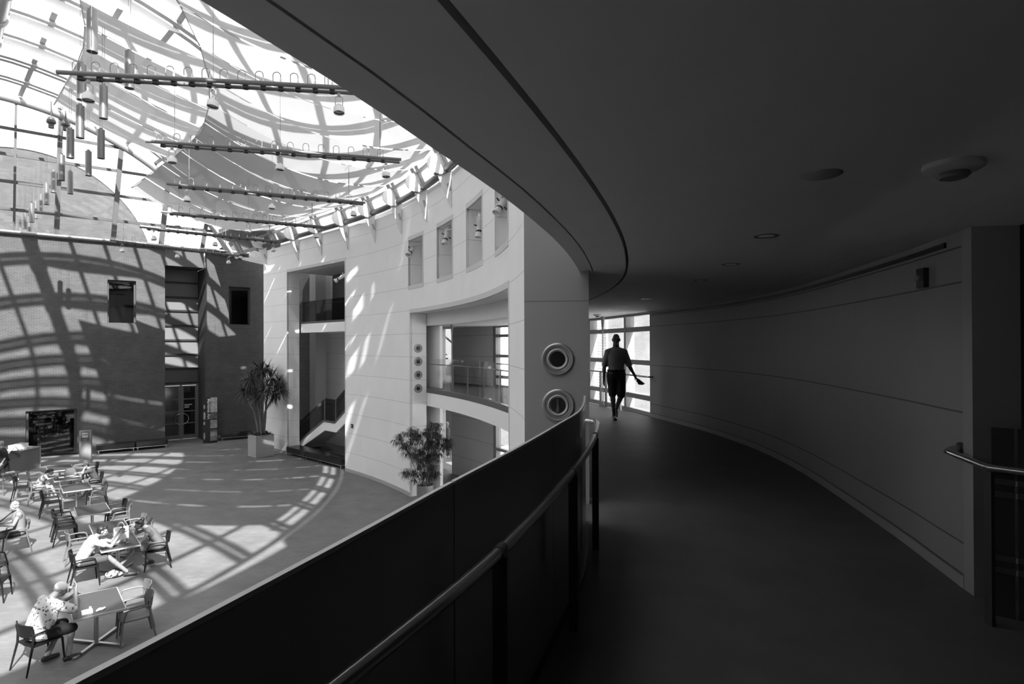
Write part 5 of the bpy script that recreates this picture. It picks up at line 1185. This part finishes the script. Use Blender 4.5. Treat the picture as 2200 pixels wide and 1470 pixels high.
# ------------------------------------------------------------------ benches
VINYL = mat('black_vinyl', .010, .3, spec=.5, bump=.15, bscale=9)
def bench(name, label, a, b, depth, away, segs, h=.43):
    """a-b is the front edge on the floor; the seat runs back along away"""
    a, b = V3(a), V3(b); d = (b-a).normalized(); w = V3(away)-d*V3(away).dot(d); w = w.normalized(); L = (b-a).length
    o = thing(name, label, 'bench', (a+b)/2+w*depth/2)
    M = Matrix((d, w, V3((0, 0, 1)))).transposed(); s0 = 0
    for s1 in segs:
        c = a+d*((s0+s1)/2*L)+w*depth/2; hl = (s1-s0)*L/2-.008; rings = []
        for z, k in ((.17, .96), (.185, .99), (.25, 1), (h-.05, 1), (h-.015, .985), (h, .94)):
            hx, hy = hl-.05*(1-k)*5*.3, depth/2-.05*(1-k)*5*.3; r = .04; ring = []
            for q in range(4):
                for i in range(4):
                    an = PI/2*q+PI/2*i/3; cx, cy = ((hx-r), (hy-r), ) ; sxg = (1, -1, -1, 1)[q]; syg = (1, 1, -1, -1)[q]
                    ring.append(c+M @ V3((sxg*(hx-r)+r*math.cos(an), syg*(hy-r)+r*math.sin(an), 0))+V3((0, 0, z)))
            rings.append(ring)
        m = MB(); m.loft(rings, True); m.build('seat_pad', VINYL, o)
        m = MB(); P = [c+M @ V3((x*(hl-.02), y*(depth/2-.03), .155)) for x, y in ((-1, -1), (1, -1), (1, 1), (-1, 1))]
        for i in range(4): m.beam(P[i], P[(i+1) % 4], .03, .03)
        m.build('frame', STEEL, o)
        for x in (-1, 1):
            for y in (-1, 1): m = MB(); q = c+M @ V3((x*(hl-.09), y*(depth/2-.04), 0)); m.beam(q, q+V3((0, 0, .15)), .03, .03, d); m.build('leg', STEEL, o)
        s0 = s1
    return o
bench('bench', 'long black padded bench in two sections against the far brick front', Pz(207, 976.5, 0), Pz(362, 962, 0), .62, GA, (.53, 1.0))
bench('bench', 'black padded bench on the brick front beside the sign pylon', Pz(474, 947.5, 0), Pz(540, 942.5, 0), .6, GA, (1.0,))
bA, bB = Pz(614.5, 978.5, 0), Pz(733, 1009, 0)
bench('bench', 'black padded bench in sections below the far staircase', bA, bB, .68, V3((.7, .75, 0)), (.36, .62, 1.0))

# ------------------------------------------------------------------ square planter with a dracaena
pF, pR, pL = Pz(549.5, 984.7, 0), Pz(588.6, 979.2, 0), Pz(532.5, 979.8, 0)
ux = (pR-pF).normalized(); uy = V3((-ux.y, ux.x, 0)); S = .92; pc_ = pF+ux*S/2+uy*S/2
tr = thing('planter_tree', 'tall spiky dracaena tree in a pale square slatted planter', 'potted plant', pc_)
Mq = Matrix((ux, uy, V3((0, 0, 1)))).transposed(); PLM = mat('planter_slats', .36, .55)
m = MB()
for k in range(13): z = .045+k*.081; m.box(pc_+V3((0, 0, z)), (S-.02, S-.02, .072), Mq); m.box(pc_+V3((0, 0, z+.04)), (S-.05, S-.05, .01), Mq)
m.build('planter_box', PLM, tr)
m = MB(); m.box(pc_+V3((0, 0, 1.06)), (S-.08, S-.08, .02), Mq); m.build('soil', mat('soil', .02, .95), tr)
LEAF = mat('dark_leaf', .045, .4, spec=.4, var=.35, scale=6); LEAF2 = mat('leaf_pale_side', .09, .45, var=.3, scale=6); BARK = mat('bark', .13, .8, var=.2, scale=12, bump=.4)
def blade(mb, p, d, L, w, droop, n=4, fold=.25):
    d = V3(d).normalized(); s = d.cross(V3((0, 0, 1))); s = s.normalized() if s.length > .05 else V3((1, 0, 0)); vs = []
    pos = V3(p); dd = V3(d)
    for i in range(n+1):
        f = i/n; ww = w*(.55+.9*f if f < .4 else (1-f)/.6*.95+.02); u = dd.cross(s).normalized(); vs += [pos-s*ww/2, pos+u*ww*fold*-.5, pos+s*ww/2]
        dd = (dd+V3((0, 0, -droop/n))).normalized(); pos = pos+dd*L/n
    fs = []
    for i in range(n): a = i*3; fs += [(a, a+1, a+4, a+3), (a+1, a+2, a+5, a+4)]
    mb.add(vs, fs, False)
def rosette(mb, p, R, n, w=.035, droop=.7, low=-1.0):
    for i in range(n):
        z = random.uniform(low, 1); a = random.uniform(0, 2*PI); r = math.sqrt(max(0, 1-z*z)); d = V3((r*math.cos(a), r*math.sin(a), z+.15)); blade(mb, V3(p)+d*.05, d, R*random.uniform(.75, 1.1), w, droop)
dW = -ray(560, 850); dW = V3((ray(560, 850).x, 1, 0)); D0 = pc_.y
heads = [(563, 797, .9, .0), (540, 812, .9, -.3), (583, 812, .95, .2), (598, 822, .7, .5), (524, 842, .8, .1), (549, 850, .8, -.5), (565, 846, .85, -.7), (590, 845, .95, .0), (575, 792, .7, .6), (553, 790, .7, .5), (543, 832, .8, .5), (604, 838, .7, -.2), (530, 822, .6, .6), (578, 832, .8, -.6)]
hp3 = []
for x, y, r, dd in heads: q = Pd(x, y, D0+dd); hp3.append((q, r))
m = MB()
for i, (q, r) in enumerate(hp3): rosette(m, q, r*.86, 85, .05, .9)
m.build('foliage', LEAF, tr)
base_ = [V3((dx, dy, 0)) for dx, dy in ((-.12, 0), (-.03, .1), (.05, -.08), (.13, .03), (.0, 0))]
for i, k in enumerate((4, 0, 1, 2, 7)):
    q = hp3[k][0]; p0 = pc_+base_[i]+V3((0, 0, 1.05)); mid = p0+(q-p0)*.55; mid.x = p0.x+(q.x-p0.x)*.30; mid.y = p0.y+(q.y-p0.y)*.30
    m = MB(); m.tube([p0, p0+(mid-p0)*.5+V3((random.uniform(-.03, .03), 0, 0)), mid, mid+(q-mid)*.6, q], [.055, .05, .045, .04, .03], 8); m.build('trunk', BARK, tr)
m = MB()
for i in range(26):
    q = pc_+Mq @ V3((random.uniform(-.42, .42), random.uniform(-.42, .42), 1.06)); 
    for j in range(9): a = random.uniform(0, 2*PI); blade(m, q, (math.cos(a), math.sin(a), random.uniform(.3, 1.6)), random.uniform(.18, .36), .05, .9, 3)
m.build('underplanting', LEAF, tr)
# round pot with a leafy bush
pp_ = Pz(913.5, 1079, 0)
bt = thing('potted_bush', 'leafy bush with drooping narrow leaves in a round metal pot by the white wall', 'potted plant', pp_)
m = MB(); m.lathe([(.0, 0), (.285, 0), (.29, .02), (.29, .6), (.275, .6), (.27, .55), (0, .55)], pp_, (0, 0, 1), 32); m.build('pot', mat('pot_metal', .30, .4, metal=.6), bt)
m = MB(); m.lathe([(0, .552), (.27, .551)], pp_, (0, 0, 1), 24); m.build('soil', MATS['soil'], bt)
D1 = pp_.y; RX = V3((1, 0, 0))
cl = [(880, 935, 1.1), (870, 960, .8), (893, 928, .9), (930, 915, .9), (940, 930, .8), (948, 955, .9), (958, 945, .7), (925, 950, .8), (905, 960, 1.1), (890, 975, .9), (938, 975, .9), (915, 985, 1.0), (903, 1000, .8), (928, 1003, .7), (874, 1015, .5), (892, 1020, .6), (935, 1018, .55), (860, 940, .6), (962, 960, .6), (918, 930, .6), (912, 1020, .6)]
m = MB(); stems = MB(); n = 0
for x, y, r in cl:
    for j in range(int(20*r)):
        q = Pd(x+random.gauss(0, 8*r), y+random.gauss(0, 9*r), D1+random.uniform(-.35, .35)*r)
        for i in range(15): a = random.uniform(0, 2*PI); blade(m, q, (math.cos(a), math.sin(a), random.uniform(-.5, 1.0)), random.uniform(.18, .34), .022, 1.5, 3)
m.build('foliage', LEAF, bt)
for i in range(16):
    x, y, r = cl[i]; q = Pd(x, y, D1); a = random.uniform(0, 2*PI); p0 = pp_+V3((.16*math.cos(a), .16*math.sin(a), .56)); mid = V3((p0.x*.6+q.x*.4, p0.y, (p0.z+q.z)/2)); 
    stems.tube([p0, mid, q], [.014, .011, .006], 6)
stems.build('stems', BARK, bt)

# ------------------------------------------------------------------ reception desk and what stands on it
e0, e1 = Pz(85, 1004, 0), Pz(30, 1019, 0); dd_ = (e1-e0).normalized(); n_ = V3((dd_.y, -dd_.x, 0)); n_ = n_ if n_.x > 0 else -n_
e2 = e0+dd_*2.9; 
dk = thing('reception_desk', 'pale grey counter desk at the left before the dark glazed opening', 'desk', e0+dd_*1.4-n_*.4)
m = MB(); m.prism([e0, e2, e2-n_*.75, e0-n_*.75], (0, 0, .90)); m.build('counter_body', mat('desk_grey', .13, .45, spec=.3), dk)
m = MB(); m.prism([e0+n_*.04-dd_*.04, e2+n_*.04, e2-n_*.8, e0-n_*.8-dd_*.04], (0, 0, .04)); m.v = [v+V3((0, 0, .901)) for v in m.v]; m.build('counter_top', mat('desk_top', .28, .4), dk)
m = MB(); m.prism([e0-dd_*.05+n_*.02, e0-dd_*.01+n_*.02, e0-dd_*.01-n_*.77, e0-dd_*.05-n_*.77], (0, 0, .90)); m.build('end_panel', mat('desk_top', .28, .4), dk)
def on_desk(s, t, z=.942): return e0+dd_*s-n_*t+V3((0, 0, z))
Md = Matrix((dd_, n_, V3((0, 0, 1)))).transposed()
PAPER = mat('white_paper', .50, .7); PAPER2 = mat('grey_print', .25, .7)
o = thing('leaflet_box', 'white display box full of leaflets on the pale counter', 'box', on_desk(.75, .35)); m = MB(); m.box(on_desk(.75, .35)+V3((0, 0, .11)), (.75, .3, .22), Md); m.build('box_body', PAPER, o); m = MB(); m.box(on_desk(.62, .35)+V3((0, 0, .232)), (.3, .26, .02), Md); m.build('leaflets', PAPER2, o)
o = thing('notice_stand', 'small white notice card leaning in a stand on the counter', 'sign', on_desk(1.75, .3)); m = MB(); q = on_desk(1.75, .3); m.prism([q+dd_*.0+V3((0, 0, .02)), q+dd_*.35+V3((0, 0, .02)), q+dd_*.35-n_*.12+V3((0, 0, .36)), q-n_*.12+V3((0, 0, .36))], -n_*.015); m.build('card', PAPER, o); m = MB(); m.box(q+dd_*.17-n_*.1+V3((0, 0, .01)), (.3, .22, .02), Md); m.build('foot', LGREY, o)
for i, s in enumerate((.22, .42, .6, .8, .98)):
    q = on_desk(s, .12); o = thing('leaflet_stack', '%s little stack of leaflets along the counter front edge, from the right end' % ORD[i], 'leaflets', q, 0, 'leaflet stacks on the counter'); m = MB(); h = .04+.03*(i % 2); m.box(q+V3((0, 0, h/2)), (.13, .16, h), Md); m.build('sheets', PAPER if i % 2 else PAPER2, o)
# tall sign panel standing beyond the desk
q = on_desk(1.0, .9, 0); 
# ------------------------------------------------------------------ kiosk post with a notice
kp = Pz(184, 995, 0); fk = V3((-.35, .94, 0)); sk = V3((.94, .35, 0)); Mk = Matrix((sk, -fk, V3((0, 0, 1)))).transposed()
o = thing('notice_post', 'grey upright post with a framed notice beside the dark opening', 'sign', kp)
m = MB(); m.box(kp+V3((0, 0, .78)), (.46, .16, 1.48), Mk); m.build('post', mat('post_body', .16, .55, spec=.3), o)
m = MB(); m.lathe([(0, 0), (.26, 0), (.26, .025), (0, .03)], kp, (0, 0, 1), 24); m.build('base', GREYM, o)
m = MB(); m.box(kp-fk*.082+V3((0, 0, 1.25)), (.33, .012, .44), Mk); m.build('notice', mat('notice_dark', .07, .5), o)
m = MB()
for z, w in ((1.40, .24), (1.36, .27), (1.29, .25), (1.26, .22), (1.23, .25), (1.20, .2), (1.08, .1)): m.box(kp-fk*.090+V3((0, 0, z)), (w, .003, .014), Mk)
m.build('lettering', mat('letter_white', .6, .6), o)

# ------------------------------------------------------------------ three sided sign pylon
c0 = Pz(451.5, 952.3, 0); nl = (GA*-1+GD*-.55).normalized(); 
k0 = c0; kl = Pz(444.6, 948.5, 0); 
pl = thing('sign_pylon', 'tall printed sign pylon reading Maritime Art at the brick corner', 'sign', c0)
zt = 5.4+ray(452, 853.5).z*c0.y
fl = V3((.97, .22, 0)).normalized(); fr = V3((.75, .66, 0)).normalized()
a0 = c0-fl*.36; a2 = c0+fr*.36; a1 = c0; back = (a0+a2)/2+V3((-.02, .35, 0))
m = MB(); m.prism([a0, a1, a2, back], (0, 0, zt)); m.build('body', mat('pylon_black', .012, .4), pl)
m = MB(); w_ = a2-a1; nn = V3((w_.y, -w_.x, 0)).normalized()*.006; prev = .12
bands = [(.12, .40, .20), (.40, .62, .30), (.62, .70, .12), (.70, .84, .02), (.84, 1.28, .24), (1.28, 1.34, .04), (1.34, 1.72, .10), (1.72, zt-.02, .38)]
for i, (z0, z1, v) in enumerate(bands):
    m = MB(); m.prism([a1+w_*.02+nn+V3((0, 0, z0)), a2+nn+V3((0, 0, z0)), a2+V3((0, 0, z0)), a1+w_*.02+V3((0, 0, z0))], (0, 0, z1-z0)); m.build('picture', mat('picture_tone_%d' % i, v, .5, var=.35, scale=7), pl)
w2 = a1-a0; n2 = V3((w2.y, -w2.x, 0)).normalized()*.006
for i, (z0, z1, v, f0, f1) in enumerate(((1.9, 2.15, .3, .05, .3), (1.3, 1.75, .24, .05, .34), (1.0, 1.2, .3, .04, .3), (.2, .6, .18, .05, .3))):
    m = MB(); m.ell(a0+w2*((f0+f1)/2)+n2*.8+V3((0, 0, (z0+z1)/2)), (f1-f0)*.18, .004, (z1-z0)/2, Matrix((w2.normalized(), n2.normalized(), V3((0, 0, 1)))).transposed()); m.build('picture', mat('picture_blot', .25, .5, var=.4, scale=9), pl)
def text(s, size, p, xdir, ydir, mt, parent, name='lettering'):
    cu = bpy.data.curves.new('t', 'FONT'); cu.body = s; cu.size = size; cu.extrude = .002; cu.offset = .002; t = bpy.data.objects.new('t', cu); COL.objects.link(t)
    dg = bpy.context.evaluated_depsgraph_get(); me = bpy.data.meshes.new_from_object(t.evaluated_get(dg)); bpy.data.objects.remove(t)
    x, y = V3(xdir).normalized(), V3(ydir).normalized(); M = Matrix((x, y, x.cross(y))).transposed().to_4x4(); M.translation = V3(p); me.transform(parent_matrix(parent).inverted() @ M)
    me.name = name; me.materials.clear(); me.materials.append(mt); o = bpy.data.objects.new(name, me); COL.objects.link(o); o.parent = parent; return o
text('Maritime Art', .215, a0+w2*.62+n2*1.3+V3((0, 0, zt-.08)), (0, 0, -1), w2, mat('letter_white', .6, .6), pl)

# ------------------------------------------------------------------ little things
t_, z_ = TZ(757, 915.5, RW); q = PT(t_, RW-.02, z_); Mt = Matrix((ER(t_), ET(t_), V3((0, 0, 1)))).transposed()
o = thing('wall_sign', 'tiny dark square sign on the white curved wall', 'sign', q); m = MB(); m.box(q, (.02, .17, .17), Mt); m.build('plate', mat('post_dark', .03, .4), o); m = MB(); m.box(q-ER(t_)*.012+ET(t_)*.03, (.004, .06, .05), Mt); m.box(q-ER(t_)*.012+ET(t_)*.09, (.004, .07, .03), Mt); m.build('symbol', mat('letter_white', .6, .6), o)
Rt = Matrix.Rotation(TANG, 3, 'Z')
def tb(key, a, b, z=.752): return TBL[key]+UU*a+VV*b+V3((0, 0, z))
q = tb('B', .06, .05); o = thing('paper_bag', 'white paper carrier bag with leaf print standing on a cafe table', 'bag', q)
m = MB(); m.loft([[q+Rt @ V3((x*w, y*w2_, z)) for x, y in ((-.15, -.075), (.15, -.075), (.15, .075), (-.15, .075))] for z, w, w2_ in ((0, 1, 1), (.2, 1, 1), (.34, 1, .6))], True, False, False); m.build('bag_body', blot_mat('leaf_print', .72, .12, 11, .60), o)
for s in (-1, 1): m = MB(); m.tube([q+Rt @ V3((.07*math.cos(a), s*.045, .33+.12*math.sin(a))) for a in rng(0, PI, 10)], .005, 6); m.build('bag_handle', PAPER, o)
q = tb('B', .17, .26); o = thing('drink_cup', 'short drinking cup with a dark sleeve beside the white bag', 'cup', q); m = MB(); m.lathe([(0, 0), (.034, 0), (.036, .03)], q, (0, 0, 1), 18); m.build('base', PAPER, o); m = MB(); m.lathe([(.037, .03), (.042, .10), (.039, .10), (.035, .035), (0, .035)], q, (0, 0, 1), 18); m.build('sleeve', PAPER2, o)
q = tb('B', -.12, .30); o = thing('napkin', 'crumpled napkin beside the white bag, left of the cup', 'napkin', q); m = MB(); m.ell(q+V3((0, 0, .025)), .11, .07, .028, Rt, 10, 6); m.build('paper', PAPER, o)
q = tb('A', -.17, .42); o = thing('food_wrapper', 'small white food carton on the nearest table, left one', 'food wrapper', q); m = MB(); m.box(q+V3((0, 0, .025)), (.16, .11, .05), Rt); m.box(q+Rt @ V3((.05, .03, .07)), (.03, .03, .04), Rt); m.build('paper', PAPER, o)
q = tb('A', .03, .44); o = thing('napkin', 'crumpled white napkin on the nearest table, right of the carton', 'napkin', q); m = MB(); m.chain([q+Rt @ V3(p) for p in ((-.06, -.03, .02), (-.02, .0, .025), (.02, .0, .02), (.06, .035, .02))], [.018, .026, .022, .016], 8); m.build('paper', PAPER, o)
for i, (a, b, l) in enumerate(((-.20, .0, 'white sheet of paper on the left of the papers table'), (.10, -.05, 'white paper sheet in the middle of the papers table'), (.22, .22, 'white paper sheet at the front right of the papers table'))):
    q = tb('F', a, b); o = thing('paper_sheet', l, 'paper', q); m = MB(); m.box(q+V3((0, 0, .004)), (.26, .20, .006), Matrix.Rotation(TANG+.3*i, 3, 'Z')); m.build('sheet', PAPER, o)
q = tb('F', .12, -.38); o = thing('dark_tote', 'dark soft bag on the far end of the papers table', 'bag', q); m = MB(); m.loft([[q+Rt @ V3((x*w, y*w, z)) for x, y in ((-.16, -.09), (.16, -.09), (.16, .09), (-.16, .09))] for z, w in ((0, 1), (.1, 1.05), (.2, .85), (.24, .5))], True, False, False); m.build('bag_body', C_MID, o)
q = TBL['G']-UU*1.45+VV*.25; o = thing('tray_stand', 'small pale folding tray stand with papers left of the farthest table', 'stand', q); m = MB(); m.box(q+V3((0, 0, .78)), (.5, .36, .025), Rt); m.build('tray', GRYCH, o)
for x, y in ((-.2, -.14), (.2, -.14), (.2, .14), (-.2, .14)): m = MB(); m.cyl(q+Rt @ V3((x, y, 0)), q+Rt @ V3((x, y, .77)), .015, n=8); m.build('leg', GRYCH, o)
q2 = q+V3((0, 0, .793)); o = thing('paper_stack', 'loose stack of papers on the tray stand', 'paper', q2); m = MB(); m.box(q2+V3((0, 0, .02)), (.24, .2, .04), Matrix.Rotation(TANG+.2, 3, 'Z')); m.build('sheets', PAPER, o)
q = Pz(246, 1241, 0); o = thing('floor_bag', 'patterned soft bag lying on the floor under the white bag table', 'bag', q); m = MB(); m.ell(q+V3((0, 0, .09)), .2, .13, .09, Rt, 14, 8); m.build('bag_body', blot_mat('chequered_bag', .55, .03, 16, .5), o); m = MB(); m.tube([q+V3((-.1, 0, .16)), q+V3((0, -.02, .22)), q+V3((.1, 0, .16))], .01, 6); m.build('strap', C_BLACK, o)
